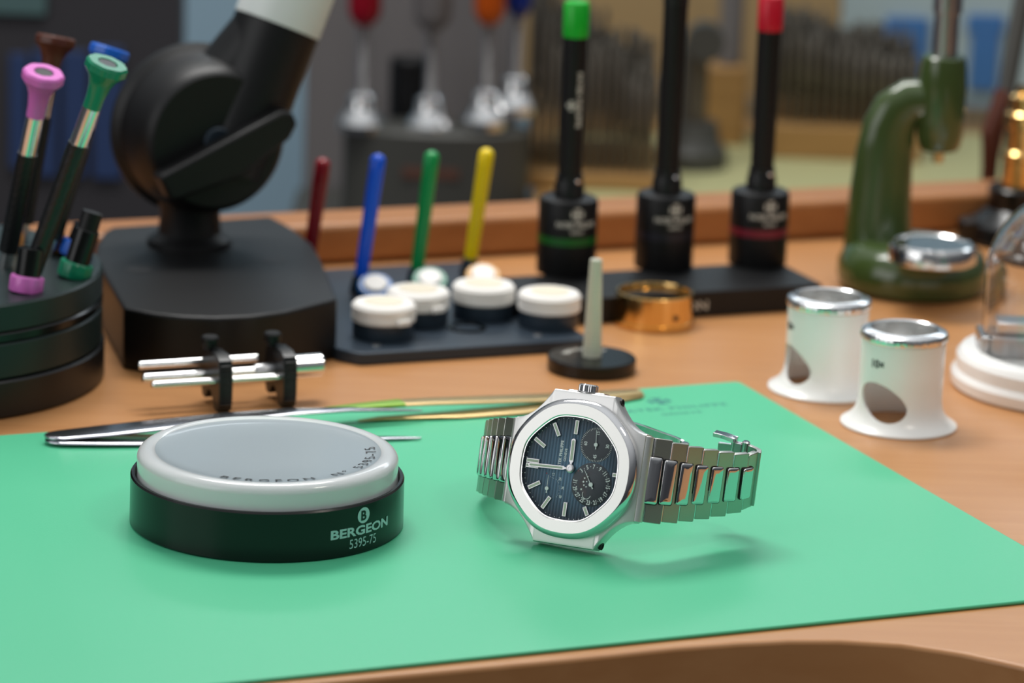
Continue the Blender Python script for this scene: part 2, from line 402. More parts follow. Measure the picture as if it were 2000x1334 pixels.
def onpanel(name, material, x0, x1, Y, y0, y1, par):
    o = pxslab(name, material, x0, x1, Y, y0, y1, 1.0, parent=par)
    return o
for nm, m_, x0, x1, y0, y1 in (('teal_panel', 'panel_teal', -60, 90, -40, 28), ('navy_panel', 'panel_navy', 18, 52, 105, 330), ('navy_panel', 'panel_navy', 62, 112, 100, 345),
                               ('navy_panel', 'panel_navy', 122, 170, 100, 345), ('navy_panel', 'panel_navy', 182, 238, 92, 350)):
    o = pxslab(nm, m_, x0, x1, 716.5, y0, y1, 2.5); tag(o, None)
    o.parent = dk
pxslab('partition_board', 'wall_grey', 596, 1012, 740, -60, 430, 12, label='plain grey partition board behind the coloured screwdrivers', cat='board')
pxslab('backing_board', 'panel_tan', 1014, 1640, 880, -60, 185, 10, label='tan backing board behind the drill stands', cat='board')
sk = pxslab('poster_board', 'panel_sky', 1642, 2100, 880, -60, 190, 10, label='pale blue-grey board with blue blocks at upper right background', cat='board')
for x0, x1, y0, y1 in ((1728, 1812, 35, 150), (1890, 1962, 30, 66), (1895, 1950, 66, 178)):
    o = pxslab('blue_block', 'panel_blue', x0, x1, 876, y0, y1, 3); o.parent = sk

# two stands packed with drill bits
def bur_stand(cx, w_, py0, py1, label, grp, rows, slope, Y0, tops, hB=12):
    L = V(cx - w_ / 2, 300, Y0); R_ = V(cx + w_ / 2, 300, Y0)
    st = thing('drill_stand', (L.x, Y0, SH + 0.8), label, 'stand')
    W_ = R_.x - L.x; D_ = rows * 8
    mb = MB(); mb.prism([(0, 0), (W_, 0), (W_, D_), (0, D_)], 0, hB); mb.obj('block', 'stand_wood', st, bev=1)
    mb = MB(); mb.prism([(0, D_ * 0.5), (W_, D_ * 0.5), (W_, D_), (0, D_)], hB + .02, hB + 8); mb.obj('step', 'stand_wood', st, bev=1)
    mb = MB(); mb.lathe([(0, 0), (0.7, 2), (0.7, 22), (1.5, 24), (1.5, 46), (1.1, 47), (0, 47)], n=8)
    proto = None; n = 16
    for r in range(rows):
        for i in range(n):
            u = (i + 0.5 + (r % 2) * 0.3) / (n + 0.5); x_ = L.x + u * W_; y_ = Y0 + 3.5 + r * 8
            z_ = SH + 0.8 + (hB + .5 if y_ - Y0 < D_ * .5 else hB + 8.5) - 0.4
            if proto is None:
                proto = mb.obj('drill_bit', 'bur_steel'); o = proto
            else:
                o = proto.copy(); COL.objects.link(o)
            hgt = tops(u) * random.uniform(0.86, 1.12); o.location = (x_ * S, y_ * S, z_ * S); q = random.uniform(.8, 1.35); o.scale = (q, q, hgt)
            tag(o, 'thin dark steel drill bit standing upright in the %s packed stand' % grp, 'drill bit', 'drill bits in the %s stand' % grp)
bur_stand(1155, 262, 60, 330, 'crowded wooden stand of steel bits between blue screwdriver and black punch', 'left', 7, 0, 668, lambda u: 1.75 - 0.75 * u, 8)
bur_stand(1648, 300, 40, 260, 'crowded wooden stand of steel bits right of the red tipped punch', 'right', 7, 0, 770, lambda u: 1.12 - 0.40 * u, 18)

# dark gauge with column between the stands
o = thing('bench_gauge', (V(1350, 300, 740).x, 740, SH + 0.8), 'dark grey gauge on round foot between the two drill stands', 'gauge')
MB().lathe([(0, 0), (19, 0), (19, 9), (15, 14), (13, 24), (0, 24)], n=32).obj('foot', 'stand_grey', o)
MB().lathe([(0, 24), (7, 24), (7, 66), (0, 66)], n=24).obj('column', 'bur_steel', o)
MB().lathe([(0, 0), (10, 0), (10, 14), (0, 14)], axes((4, 0, 68), (4, -14, 68)), n=32).obj('head', 'stand_grey', o)
pw = V(1420, 95, 800)
MB().box(pw.x - 12, pw.x + 12, 800, 824, SH, SH + 44).obj('wooden_block', 'stand_wood', bev=2)['label'] = 'small tan wooden block behind the dark gauge'
bpy.data.objects['wooden_block']['category'] = 'block'
pw = V(1430, 60, 802)
mb = MB().cyl(6.5, 0, 60, n=32, c=1); o = mb.obj('grey_canister', 'wall_grey', loc=(pw.x, 812, SH + 44)); tag(o, 'pale grey tall canister standing on the tan wooden block', 'canister')

# grey oval stand with four big screwdrivers
stc = V(852, 300, 655)
st = thing('screwdriver_stand', (stc.x, 655, -78), 'dark grey oval screwdriver stand behind the bench rail', 'stand')
ov = [(47 * math.cos(t_), 21 * math.sin(t_)) for t_ in [2 * PI * i / 64 for i in range(64)]]
ztop = V(850, 262, 634).z
MB().prism([(x_, y_) for x_, y_ in ov], 0, ztop + 78, c=1.5).obj('body', 'stand_grey', st)
MB().prism([(-16, -21.4), (12, -21.4), (12, -20.0), (-16, -20.0)], (ztop + 78) * .56, (ztop + 78) * .66).obj('orange_label', 'faded_orange', st)['label'] = 'faint orange label'
ps = V(797, 200, 690)
mb = MB().cyl(10, 0, V(797, 112, 690).z + 78, n=32, c=1); tag(mb.obj('black_canister', 'black_block', loc=(ps.x, 690, -78)), 'black cylindrical canister behind the grey screwdriver stand', 'canister')
def big_driver(px, pyb, pyt, pyh, Y, hm, label, wpx=62):
    b = V(px, pyb, Y); zt_ = V(px, pyh, Y).z
    t = thing('large_screwdriver', (b.x, Y, b.z), label, 'screwdriver', None)
    H_ = zt_ - b.z; r = wpx / 2 / 3.9
    MB().lathe([(0, -3), (11, -2), (11.5, 2), (8.5, 7), (7, 9), (6.5, 15), (4, 17), (0, 17)], n=32).obj('collet', 'steel', t)
    prof = [(0, 17)]
    z = 17
    while z < H_ - 2: prof += [(2.9, z), (2.9, z + 1.6), (2.5, z + 2.0), (2.5, z + 2.4)]; z += 2.6
    prof += [(0, z)]
    MB().lathe(prof, n=20).obj('knurled_shaft', 'steel_dull', t)
    MB().lathe([(0, H_ - 2), (r * .55, H_ - 2), (r * .9, H_ + 2), (r, H_ + 5), (r, H_ + 40), (0, H_ + 40)], n=12).obj('handle', hm, t)
big_driver(706, 246, 0, 40, 648, 'screw_red', 'large screwdriver with dark red handle in the grey oval stand', 66)
big_driver(838, 250, 0, 48, 648, 'wall_grey', 'large screwdriver with grey handle in the grey oval stand', 74)
big_driver(948, 240, 0, 38, 650, 'screw_orange', 'large screwdriver with orange handle in the grey oval stand', 62)
big_driver(1006, 212, 0, 24, 662, 'screw_blue', 'large screwdriver with navy blue handle rightmost in grey stand', 52)

# ------------------------------------------------------------------ the green work mat
K = G(1443, 744, 1.2); am = math.radians(23.05)
d1 = Vector((-math.cos(am), -math.sin(am), 0)); d2 = Vector((math.sin(am), -math.cos(am), 0))
Kw = Vector((K.x, K.y, 0))
MW, MD = 330.0, 236.0
def rounded(pts, r, n=5):
    out = []
    N = len(pts)
    for i in range(N):
        p = Vector(pts[i]); a = (Vector(pts[i - 1]) - p).normalized(); b = (Vector(pts[(i + 1) % N]) - p).normalized()
        p1 = p + a * r; p2 = p + b * r
        for k in range(n + 1):
            t_ = k / n; out.append(tuple((1 - t_) ** 2 * p1 + 2 * t_ * (1 - t_) * p + t_ ** 2 * p2))
    return out
mp_ = [Kw, Kw + d1 * MW, Kw + d1 * MW + d2 * MD, Kw + d2 * MD]
mat_o = thing('work_mat', (Kw.x, Kw.y, 0), 'smooth green work mat lying flat on the wooden bench', 'mat')
mo = (Kw.x, Kw.y, 0)
mb = MB(); mb.prism([(p[0] - Kw.x, p[1] - Kw.y) for p in rounded([(p.x, p.y) for p in mp_], 2.5)], 0.05, 1.2); mb.obj('sheet', 'mat_green', mat_o, bev=0.5, seg=3)
tc_ = G(1315, 797, 1.2); R2 = RZ(am)
mb = MB()
def flat(c, z, a):
    R = Matrix.Rotation(a, 3, 'Z'); return lambda v: R @ v + Vector((c.x - Kw.x, c.y - Kw.y, z))
put(mb, text_geo('PATEK PHILIPPE', 3.2, 0.05, 1.15, 1.15), flat(tc_, 1.24, am))
put(mb, shift(text_geo('GENEVE', 2.4, 0.02, 1.1, 1.2), 0, -6.5), flat(tc_, 1.24, am))
put(mb, shift(cross_geo(8.5), -1, 9), flat(tc_, 1.24, am))
mb.obj('lettering', 'print_green', mat_o, smooth=False)

# ------------------------------------------------------------------ casing cushion
cc = G(521, 1018, 1.2)
cu = thing('casing_cushion', (cc.x, cc.y, 1.2), 'round frosted gel cushion in glossy black ring at front left of mat', 'cushion')
MB().lathe([(0, 0), (39.4, 0), (40, .6), (39.9, 14.4), (39.5, 14.9), (38.7, 14.9), (38.5, 14.4), (38.5, 3), (0, 3)], n=160).obj('base_ring', 'black_gloss', cu)
gp = [(0, 3.05), (38.0, 3.05), (38.1, 13.2), (37.9, 15.0)]
for k in range(0, 11):
    a = k / 10 * PI / 2; gp.append((34.9 + 3.2 * math.cos(a), 19.4 + 2.75 * math.sin(a)))
gp += [(34.0, 22.10), (33.4, 22.0), (32.9, 21.84), (32.9, 19.0), (0, 19.0)]
MB().lathe(gp, n=160).obj('gel_rim', 'gel', cu, ang=60)
MB().lathe([(0, 19.02), (32.88, 19.02), (32.88, 21.82), (32.3, 21.66), (31.5, 21.5), (30.0, 21.34), (27, 21.18), (14, 21.0), (0, 21.0)], n=160).obj('gel_dish', 'gel_top_shaded', cu, ang=60)  # dish of the one pad, split off to carry the shaded tone
mb = MB()
def arc_text(mb, body, r, ac, size, z, bold=0, sp=1.0, sx=1.0):
    vs, fs = text_geo(body, size, bold, sx, sp)
    mb.add([Vector(((r - v.y) * math.cos(ac + v.x / r), (r - v.y) * math.sin(ac + v.x / r), z if not callable(z) else z(r - v.y))) for v in vs], fs)
arc_text(mb, 'BERGEON  N\u00b0 5395-75', 29.9, math.radians(-49), 3.2, lambda r: 21.34 + max(0, r - 28.6) * .17, 0.03, 1.5, 1.06)
mb.obj('top_lettering', 'print_black', cu, smooth=False)
mb = MB(); la = math.radians(-90 + 47.5)
put(mb, text_geo('BERGEON', 2.7, 0.12, 1.42, 1.0), on_cyl(40.06, la, 7.2))
put(mb, text_geo('5395-75', 2.9, 0.0, 0.84), on_cyl(40.06, la + 0.005, 3.6))
put(mb, disc_geo(2.35), on_cyl(40.04, la, 11.4))
mb.obj('side_lettering', 'print_white', cu, smooth=False)
mb = MB(); put(mb, text_geo('B', 2.9, 0.12), on_cyl(40.10, la, 11.4)); mb.obj('emblem_letter', 'black_gloss', cu, smooth=False)

# ------------------------------------------------------------------ the wristwatch (local axes: x to 3 o'clock, y to 12 o'clock, z out of the dial)
wx = Vector((0.10662749, 0.27880091, 0.95441114)); wy = Vector((-0.90118986, 0.43266153, -0.02570676)); wz = wx.cross(wy)
WO = G(1115.1, 915.4, 25.0)
WM = Matrix((wx, wy, wz)).transposed().to_4x4()
watch = thing('wristwatch', WO, 'steel wristwatch with blue dial resting on its side on the green mat', 'watch', M=WM.to_3x3())
def ocr(phi, R, p=9.0, k2=0.0):             # soft-cornered octagon
    s_ = sum(abs(math.cos(phi - k * PI / 4)) ** p for k in range(4))
    return R / (s_ ** (1 / p))
def oct_ring(rings, name, material, parent, n=160, ang=30, closed=True, capz=False):
    vs = []; fs = []
    for (R, z, p) in rings:
        for i in range(n):
            a = 2 * PI * i / n; r = ocr(a, R, p); vs.append((r * math.cos(a) * 1.0, r * math.sin(a) * 1.0, z))
    m_ = len(rings)
    for k in range(m_ if closed else m_ - 1):
        for i in range(n):
            j = (i + 1) % n; k2 = (k + 1) % m_
            fs.append((k * n + i, k * n + j, k2 * n + j, k2 * n + i))
    if capz: fs.append(tuple((m_ - 1) * n + i for i in range(n)))
    return MB().add(vs, fs).obj(name, material, parent, ang=ang)
# bezel: brushed flat and polished flank
oct_ring([(15.35, -0.2, 12), (15.15, 1.15, 12), (15.45, 1.45, 12), (18.8, 1.45, 9), (18.8, 0.6, 9), (15.8, -0.2, 12)], 'bezel_face', 'bezel_brush', watch)
oct_ring([(18.81, 1.43, 9), (19.1, 1.33, 9), (20.25, 0.15, 9), (20.35, -0.2, 9), (20.35, -2.0, 9), (20.1, -2.2, 9), (17.0, -2.2, 9), (17.0, 0.5, 9)], 'bezel_flank', 'watch_polish', watch)
oct_ring([(14.9, -0.35, 12), (14.9, 1.15, 12), (15.14, 1.15, 12), (15.3, -0.35, 12)], 'bezel_rim', 'steel', watch)
oct_ring([(15.12, 0.80, 12), (14.9, 0.86, 12), (6, 0.98, 7), (0.5, 1.0, 7)], 'crystal', 'crystal', watch, closed=False, capz=True)
# dial with slots left for nothing: one disc
vs = [(0, 0, -0.3)] ; n = 128; fs = []
for i in range(n):
    a = 2 * PI * i / n; r = ocr(a, 15.3, 12); vs.append((r * math.cos(a), r * math.sin(a), -0.3))
for i in range(n): fs.append((0, 1 + i, 1 + (i + 1) % n))
dial = MB().add(vs, fs).obj('dial', 'dial', watch)
Zd = -0.3
# case body lofted along y
def hw(s_):
    s_ = abs(s_)
    if s_ < 9.6: return 22.3
    if s_ < 11.0: return 22.3 - (s_ - 9.6) * 1.6
    t_ = min(1, (s_ - 11.0) / 10.2); e_ = 1 - (1 - t_) ** 2.1
    return 20.06 - e_ * 7.3
def topz(s_):
    s_ = abs(s_); return -1.9 if s_ < 16 else -1.9 - ((s_ - 16) / 6.6) ** 1.8 * 1.3
def botz(s_):
    s_ = abs(s_); return -8.6 if s_ < 17 else -8.6 - ((s_ - 17) / 7.6) * 0.2
st_ = [-20.6, -20.5, -20.3, -20.1, -19.8, -18.5, -17, -15.5, -14, -12.5, -11.6, -11.0, -10.6, -10.2, -9.9, -9.6, -9.2, -6, -3, 0]
st_ = st_ + [-q for q in reversed(st_[:-1])]
vs = []; fs = []; rows_ = []
for s_ in st_:
    h_ = hw(s_); zt_, zb = topz(s_), botz(s_); ins = 0.3 if abs(s_) > 20.55 else 0.0
    sec = [(-h_ + 1.6, zb), (-h_ + .35, zb + 1.3), (-h_, zb + 2.0), (-h_, zt_ - .8), (-h_ + .3, zt_ - .15), (-h_ + .9, zt_), (0, zt_), (h_ - .9, zt_), (h_ - .3, zt_ - .15), (h_, zt_ - .8), (h_, zb + 2.0), (h_ - .35, zb + 1.3), (h_ - 1.6, zb), (0, zb)]
    rows_.append([len(vs) + i for i in range(len(sec))]); vs += [(x_, s_, z_ + (0 if not ins else (ins if z_ == zb else -ins if z_ == zt_ else 0))) for x_, z_ in sec]
for a_, b_ in zip(rows_[:-1], rows_[1:]):
    for i in range(14): fs.append((a_[i], a_[(i + 1) % 14], b_[(i + 1) % 14], b_[i]))
fs.append(tuple(reversed(rows_[0]))); fs.append(tuple(rows_[-1]))
case = MB().add(vs, fs).obj('case', 'watch_brush', watch, ang=24)
for sy in (-1, 1):
    MB().lathe([(0, -12.4), (1.7, -12.4), (1.85, -12.2), (1.85, 12.2), (1.7, 12.4), (0, 12.4)], axes((0, sy * 20.4, -4.7), (1, sy * 20.4, -4.7)), n=32).obj('end_bar', 'watch_brush', watch)
MB().lathe([(0, -9.3), (14.5, -9.3), (15.3, -8.9), (15.5, -8.4), (0, -8.4)], n=64).obj('case_back', 'watch_polish', watch)
# crown and its guard gap, case screws
cm_ = axes((21.8, 0.3, -4.9), (25, 0.3, -4.9))
mb = MB().lathe([(0, 0), (2.4, 0), (2.4, .5), (2.9, .8), (2.9, 2.6), (2.5, 3.0), (0, 3.1)], cm_, n=96, rfun=lambda a, z: 1 - (.05 if (0.6 < z < 2.9 and math.sin(a * 24) > 0) else 0))
crown = mb.obj('crown', 'watch_polish', watch, ang=20)
for sy in (-1, 1):
    mb = MB().box(22.2, 22.7, sy * 4.2 - (1.6 if sy > 0 else 1.6), sy * 4.2 + 1.6, -7.2, -2.9); mb.obj('crown_guard', 'watch_polish', watch, bev=0.2)
for sx_ in (-1, 1):
    for sy in (-1, 1):
        M_ = axes((sx_ * 20.7, sy * 10.25, -5.2), (sx_ * 21.0, sy * 12.25, -5.2))
        MB().lathe([(0, 0), (1.15, 0), (1.15, 0.75), (.8, .85), (.7, .5), (0, .5)], M_, n=20).obj('case_screw', 'print_black', watch)
# applied hour markers
def bar(cx, cy, ang_, L, W, name, parent, z0=Zd, h=0.55, lum=True, cut=None):
    M_ = T(cx, cy, z0) @ RZ(ang_)
    o = MB().prism([(-L / 2, -W / 2), (L / 2, -W / 2), (L / 2, W / 2), (-L / 2, W / 2)], 0, h, M_, c=0.1).obj(name, 'steel_dull', parent, bev=0.04)
    if lum: MB().prism([(-L / 2 + .28, -W / 2 + .28), (L / 2 - .28, -W / 2 + .28), (L / 2 - .28, W / 2 - .28), (-L / 2 + .28, W / 2 - .28)], h - .02, h + .05, M_).obj('lume_strip', 'lume', o)
    return o
mk = {1: 12.4, 2: 12.2, 3: 12.0, 8: 12.3, 9: 11.8, 10: 12.3, 11: 12.3}
for h_, r_ in mk.items():
    ph = PI / 2 - h_ * PI / 6; L_ = 4.2 if h_ != 8 else 2.8; rr = r_ if h_ != 8 else 13.2
    bar(rr * math.cos(ph), rr * math.sin(ph), ph, L_, 1.25, 'hour_marker', dial)
for dx in (-0.72, 0.72): bar(dx, 12.15, PI / 2, 4.2, 1.3, 'hour_marker', dial)
bar(0, -13.9, PI / 2, 1.5, 1.25, 'hour_marker', dial)
# minute dots
mb = MB()
for i in range(60):
    if i % 5 == 0: continue
    a = PI / 2 - i * PI / 30; r = ocr(a, 14.45, 12)
    if 19 <= i <= 21 or 24 <= i <= 28 or 31 <= i <= 38: continue
    put(mb, shift(disc_geo(0.13, 10), r * math.cos(a), r * math.sin(a), Zd + .03), lambda v: v)
mb.obj('minute_track', 'dial_white', dial, smooth=False)
# lettering
mb = MB()
put(mb, shift(text_geo('PATEK PHILIPPE', 0.92, 0.03, .93, 1.05), 3.5, 3.9, Zd + .03), lambda v: v)
put(mb, shift(text_geo('GENEVE', 0.78, 0.015, .95, 1.04), 3.7, 2.4, Zd + .03), lambda v: v)
mb.obj('dial_lettering', 'dial_white', dial, smooth=False)
# running seconds
sc_c = (7.8, -6.8)
MB().lathe([(0, 0), (5.05, 0), (5.05, .015), (4.9, .03), (0, .03)], T(sc_c[0], sc_c[1], Zd), n=64).obj('seconds_subdial', 'dial_black', dial)
mb = MB()
for i in range(60):
    a = 2 * PI * i / 60; L0 = 4.3 if i % 5 == 0 else 4.5
    mb.prism([(L0, -.05), (4.95, -.05), (4.95, .05), (L0, .05)], Zd + .04, Zd + .06, T(sc_c[0], sc_c[1], 0) @ RZ(a))
for tx, a in (('60', PI / 2), ('15', 0), ('30', -PI / 2), ('45', PI)):
    put(mb, shift(text_geo(tx, 1.05, 0.02, .85), sc_c[0] + 3.45 * math.cos(a), sc_c[1] + 3.45 * math.sin(a), Zd + .05), lambda v: v)
mb.obj('seconds_scale', 'dial_white', dial, smooth=False)
def hand(cx, cy, ang_, L, tail, w0, name, mt, z, hub=.55, parent=dial):
    M_ = T(cx, cy, z) @ RZ(ang_)
    mb = MB().prism([(-tail, -w0 * 1.3), (0, -w0 * .7), (L, -w0 * .35), (L, w0 * .35), (0, w0 * .7), (-tail, w0 * 1.3)], 0, .1, M_)
    mb.lathe([(0, -.2), (hub, -.2), (hub, .2), (hub * .4, .24), (0, .2)], M_, n=20); return mb.obj(name, mt, parent)
hand(sc_c[0], sc_c[1], math.atan2(.4, 4.2), 4.3, 1.3, .12, 'seconds_hand', 'dial_white', .25)
# moon phase and date
mc = (-3.7, -7.0)
md = MB().lathe([(0, 0), (6.3, 0), (6.3, .02), (6.2, .045), (0, .045)], T(mc[0], mc[1], Zd), n=64).obj('date_subdial', 'dial_black', dial)
mb = MB()
for i in range(16):
    n_ = 2 * i + 1; ph = -math.radians((n_ - 7) / 2 * 22.8)
    if n_ == 1: continue
    flip = abs(ph) > math.radians(108)
    fx, fy = mc[0] + 5.2 * math.cos(ph), mc[1] + 5.2 * math.sin(ph)
    put(mb, shift(text_geo(str(n_), 1.3, 0.03, .72), fx, fy, Zd + .06, ph - PI / 2 + (PI if flip else 0)), lambda v: v)
    if n_ < 31:
        p2 = ph - math.radians(11.4); put(mb, shift(disc_geo(.12, 8), mc[0] + 5.2 * math.cos(p2), mc[1] + 5.2 * math.sin(p2), Zd + .06), lambda v: v)
mb.obj('date_numerals', 'dial_white', md, smooth=False)
# moon window: crescent-shaped aperture toward 12-9
win = [(mc[0] + 3.75 * math.cos(a), mc[1] + 3.75 * math.sin(a), Zd + .055) for a in [math.radians(12 + 152 * i / 28) for i in range(29)]]
win += [(mc[0] - 0.4 + 1.5 * math.cos(a), mc[1] + .9 + 1.2 * math.sin(a), Zd + .055) for a in [math.radians(165 - 150 * i / 14) for i in range(15)]]
MB().add(win, [tuple(range(len(win)))]).obj('moon_window', 'moon_sky', md, smooth=False)
mb = MB()
def star(cx, cy, r, z):
    pts = [(cx + (r if k % 2 == 0 else r * .4) * math.cos(k * PI / 5 + .3), cy + (r if k % 2 == 0 else r * .4) * math.sin(k * PI / 5 + .3), z) for k in range(10)]
    mb.add(pts, [tuple(range(10))])
for sx_, sy, r in ((-1.9, 2.95, .42), (-.6, 2.3, .36), (.3, 2.6, .42), (1.4, 2.35, .36), (-1.0, 1.55, .34), (.5, 1.6, .3), (2.0, 1.4, .28), (2.6, 1.9, .26)): star(mc[0] + sx_ + .2, mc[1] + sy, r, Zd + .07)
arc = [(mc[0] - 3.0 + q * math.cos(a), mc[1] + 1.1 + q * math.sin(a), Zd + .07) for q in (1.35, 1.2) for a in [math.radians(60 + 200 * i / 20) for i in range(21)]]
mb.add(arc, [(i, i + 1, 22 + i, 21 + i) for i in range(20)])
mb.obj('stars', 'dial_white', md, smooth=False)
hand(mc[0], mc[1], math.atan2(2.55, 3.9), 4.8, 1.4, .13, 'date_hand', 'dial_white', .25, .62)
# power reserve
pr = (-6.6, 6.5)
hand(pr[0], pr[1], 0.02, 3.9, 1.3, .12, 'reserve_hand', 'dial_white', .22, .55)
mb = MB()
for tx, px_, py_ in (('12', 455, 755), ('24', 525, 805), ('36', 550, 897), ('48', 527, 990)):
    dxp, dyp = (px_ - 640) / 5.558, (py_ - 697) / 5.558
    A = dxp / 5.87; B_ = 0
    for _ in range(6): A = (dxp - .94 * B_) / 5.87; B_ = (.82 * A - dyp) / 6.42
    put(mb, shift(text_geo(tx, .85, .01, .8), B_, -A, Zd + .03), lambda v: v)
    u_ = Vector((B_ - pr[0], -A - pr[1], 0)).normalized()
    for k in (-1, 0, 1):
        q = Matrix.Rotation(k * .16, 3, 'Z') @ u_ * (Vector((B_ - pr[0], -A - pr[1], 0)).length - 1.0)
        put(mb, shift(disc_geo(.09, 8), pr[0] + q.x, pr[1] + q.y, Zd + .03), lambda v: v)
mb.obj('reserve_numerals', 'dial_white', dial, smooth=False)
mb = MB().add(*shift(disc_geo(.22, 12), pr[0] + 4.3, pr[1] + .9, Zd + .03)).add(*shift(disc_geo(.16, 12), mc[0] + 3.4, mc[1] + 4.6, Zd + .06))
mb.obj('red_marks', 'dial_red', dial, smooth=False)
# main hands
def baton(ang_, L, W, name, z):
    M_ = T(0, 0, z) @ RZ(ang_)
    pts = [(0.3, -.32), (1.6, -.3), (2.1, -W / 2)] + [(L - W / 2 + W / 2 * math.cos(a), W / 2 * math.sin(a)) for a in [(-.5 + i / 8) * PI for i in range(9)]] + [(2.1, W / 2), (1.6, .3), (.3, .32)]
    o = MB().prism(pts, 0, .16, M_).obj(name, 'steel_dull', dial, bev=.03)
    MB().prism([(2.4, -W / 2 + .27), (L - .7, -W / 2 + .27), (L - .4, 0), (L - .7, W / 2 - .27), (2.4, W / 2 - .27)], .14, .2, M_).obj('lume_strip', 'lume', o)
baton(math.atan2(.25, 8.56), 8.7, 1.35, 'hour_hand', .30)
baton(math.atan2(13.26, -.5), 13.3, 1.15, 'minute_hand', .55)
MB().lathe([(0, .1), (1.25, .1), (1.25, .75), (1.05, .85), (.55, .85), (.5, .78), (0, .78)], n=32).obj('hand_hub', 'steel_dull', dial)

# bracelet
def rbox(L, W, Hh, r=0.5, n=4):             # rounded plate outline in (path, width)
    return rounded([(-L / 2, -W / 2), (L / 2, -W / 2), (L / 2, W / 2), (-L / 2, W / 2)], r, n)
WI = WM.inverted()
def loc_(p): return WI @ (Vector(p) - WO)
e_back = -wz
def bracelet(sign, al, pitch, w0, dw, tf, s0, q0, lean=(0.04, 0.02)):
    c = WO - wy * (sign * s0) - wz * q0
    fr = []
    for i in range(len(al) + 1):
        t_ = tf(i); X = (wx * (1 - t_) + Vector((lean[0], lean[1], 1)) * t_).normalized()
        a = math.radians(al[min(i, len(al) - 1)])
        D = -wy * (sign * math.cos(a)) - wz * math.sin(a); D = (D - X * D.dot(X)).normalized()
        fr.append((c.copy(), X, D)); c = c + D * pitch
    centre = WO - wz * 30
    def frame(c_, X_, D_):
        xa = (X_ - D_ * X_.dot(D_)).normalized(); nv = xa.cross(D_)
        if nv.dot(centre - c_) > 0: nv = -nv
        M_ = Matrix((D_, xa, nv)).transposed().to_4x4(); M_.translation = c_ - WO
        return WI @ M_
    for i in range(len(al)):
        c0, X0, D0 = fr[i]; c1, X1, D1 = fr[i + 1]
        M_ = frame((c0 + c1) / 2, ((X0 + X1) / 2).normalized(), (c1 - c0).normalized())
        W = 2 * (w0 - dw * (i + .5))
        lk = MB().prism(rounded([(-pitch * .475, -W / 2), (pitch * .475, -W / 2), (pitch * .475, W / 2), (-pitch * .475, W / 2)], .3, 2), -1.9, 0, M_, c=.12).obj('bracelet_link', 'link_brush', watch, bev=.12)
        MB().prism([(-pitch * .53, -W / 2 + .1), (-pitch * .45, -W / 2 + .1), (-pitch * .45, W / 2 - .1), (-pitch * .53, W / 2 - .1)], -1.6, -.10, M_).obj('link_step', 'watch_polish', lk, bev=.1)
    for i in range(len(al)):
        c0, X0, D0 = fr[i]; Dm = (D0 + (fr[i - 1][2] if i else D0)).normalized()
        M_ = frame(c0 + Dm * (.9 if i == 0 else .1), X0, Dm)
        if i == 0: M_ = M_ @ T(0, 0, .25)
        Wc = 2 * (w0 - dw * i) * .54; Lc = pitch * .74
        mb = MB(); o2 = rounded([(-Lc / 2, -Wc / 2), (Lc / 2, -Wc / 2), (Lc / 2, Wc / 2), (-Lc / 2, Wc / 2)], .75, 4)
        mb.prism([(x_ * 1.14, y_ * 1.035) for x_, y_ in o2], -.4, .06, M_); mb.obj('joint_gap', 'print_black', watch)
        vs = []; fs = []; nn = len(o2); lev = [(1, -.3), (1, .35), (.95, .52), (.86, .62), (.5, .72), (.1, .76)]
        for f_, z_ in lev: vs += [(x_ * f_, y_ * (1 - (1 - f_) * (Lc / Wc)), z_) for x_, y_ in o2]
        for k in range(len(lev) - 1):
            for j in range(nn): fs.append((k * nn + j, k * nn + (j + 1) % nn, (k + 1) * nn + (j + 1) % nn, (k + 1) * nn + j))
        fs.append(tuple((len(lev) - 1) * nn + j for j in range(nn)))
        MB().add(vs, fs, M_).obj('center_link', 'watch_polish', watch, ang=60)
    return fr
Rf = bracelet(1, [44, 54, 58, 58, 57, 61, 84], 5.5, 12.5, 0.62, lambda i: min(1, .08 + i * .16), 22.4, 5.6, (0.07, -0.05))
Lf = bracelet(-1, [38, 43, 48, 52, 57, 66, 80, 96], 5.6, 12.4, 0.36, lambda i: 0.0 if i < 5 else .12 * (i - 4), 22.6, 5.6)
def strip(path, X, W, th, name, mt, bev=.15):        # bent steel strip; path of world points, X across its width
    vs = []; fs = []; n_ = len(path); P_ = [Vector(p) for p in path]; X = Vector(X).normalized()
    for k, p in enumerate(P_):
        t_ = (P_[min(k + 1, n_ - 1)] - P_[max(k - 1, 0)]).normalized(); nn = t_.cross(X).normalized() * th / 2
        for sg, xx in ((1, -W / 2), (1, W / 2), (-1, W / 2), (-1, -W / 2)): vs.append(loc_(p + X * xx + nn * sg))
    for k in range(n_ - 1):
        for i in range(4): fs.append((k * 4 + i, k * 4 + (i + 1) % 4, k * 4 + 4 + (i + 1) % 4, k * 4 + 4 + i))
    fs.append((3, 2, 1, 0)); fs.append(tuple((n_ - 1) * 4 + i for i in range(4)))
    return MB().add(vs, fs).obj(name, mt, watch, bev=bev)
def smooth_path(pts, n=8):
    out = []; P_ = [Vector(p) for p in [pts[0]] + list(pts) + [pts[-1]]]
    for k in range(1, len(P_) - 2):
        p0, p1, p2, p3 = P_[k - 1:k + 3]
        for i in range(n):
            t_ = i / n; out.append(.5 * ((2 * p1) + (p2 - p0) * t_ + (2 * p0 - 5 * p1 + 4 * p2 - p3) * t_ ** 2 + (3 * p1 - p0 - 3 * p2 + p3) * t_ ** 3))
    out.append(P_[-2]); return out
ce, Xe, De = Rf[-1]; ce = ce - De * .4
pcl = [ce, ce + Vector((.3, 3.2, 0)), ce + Vector((-1.2, 6.5, 0)), ce + Vector((-4.2, 9.2, .4))]
strip(smooth_path(pcl), Xe, 16.6, 1.5, 'clasp_cover', 'link_brush')
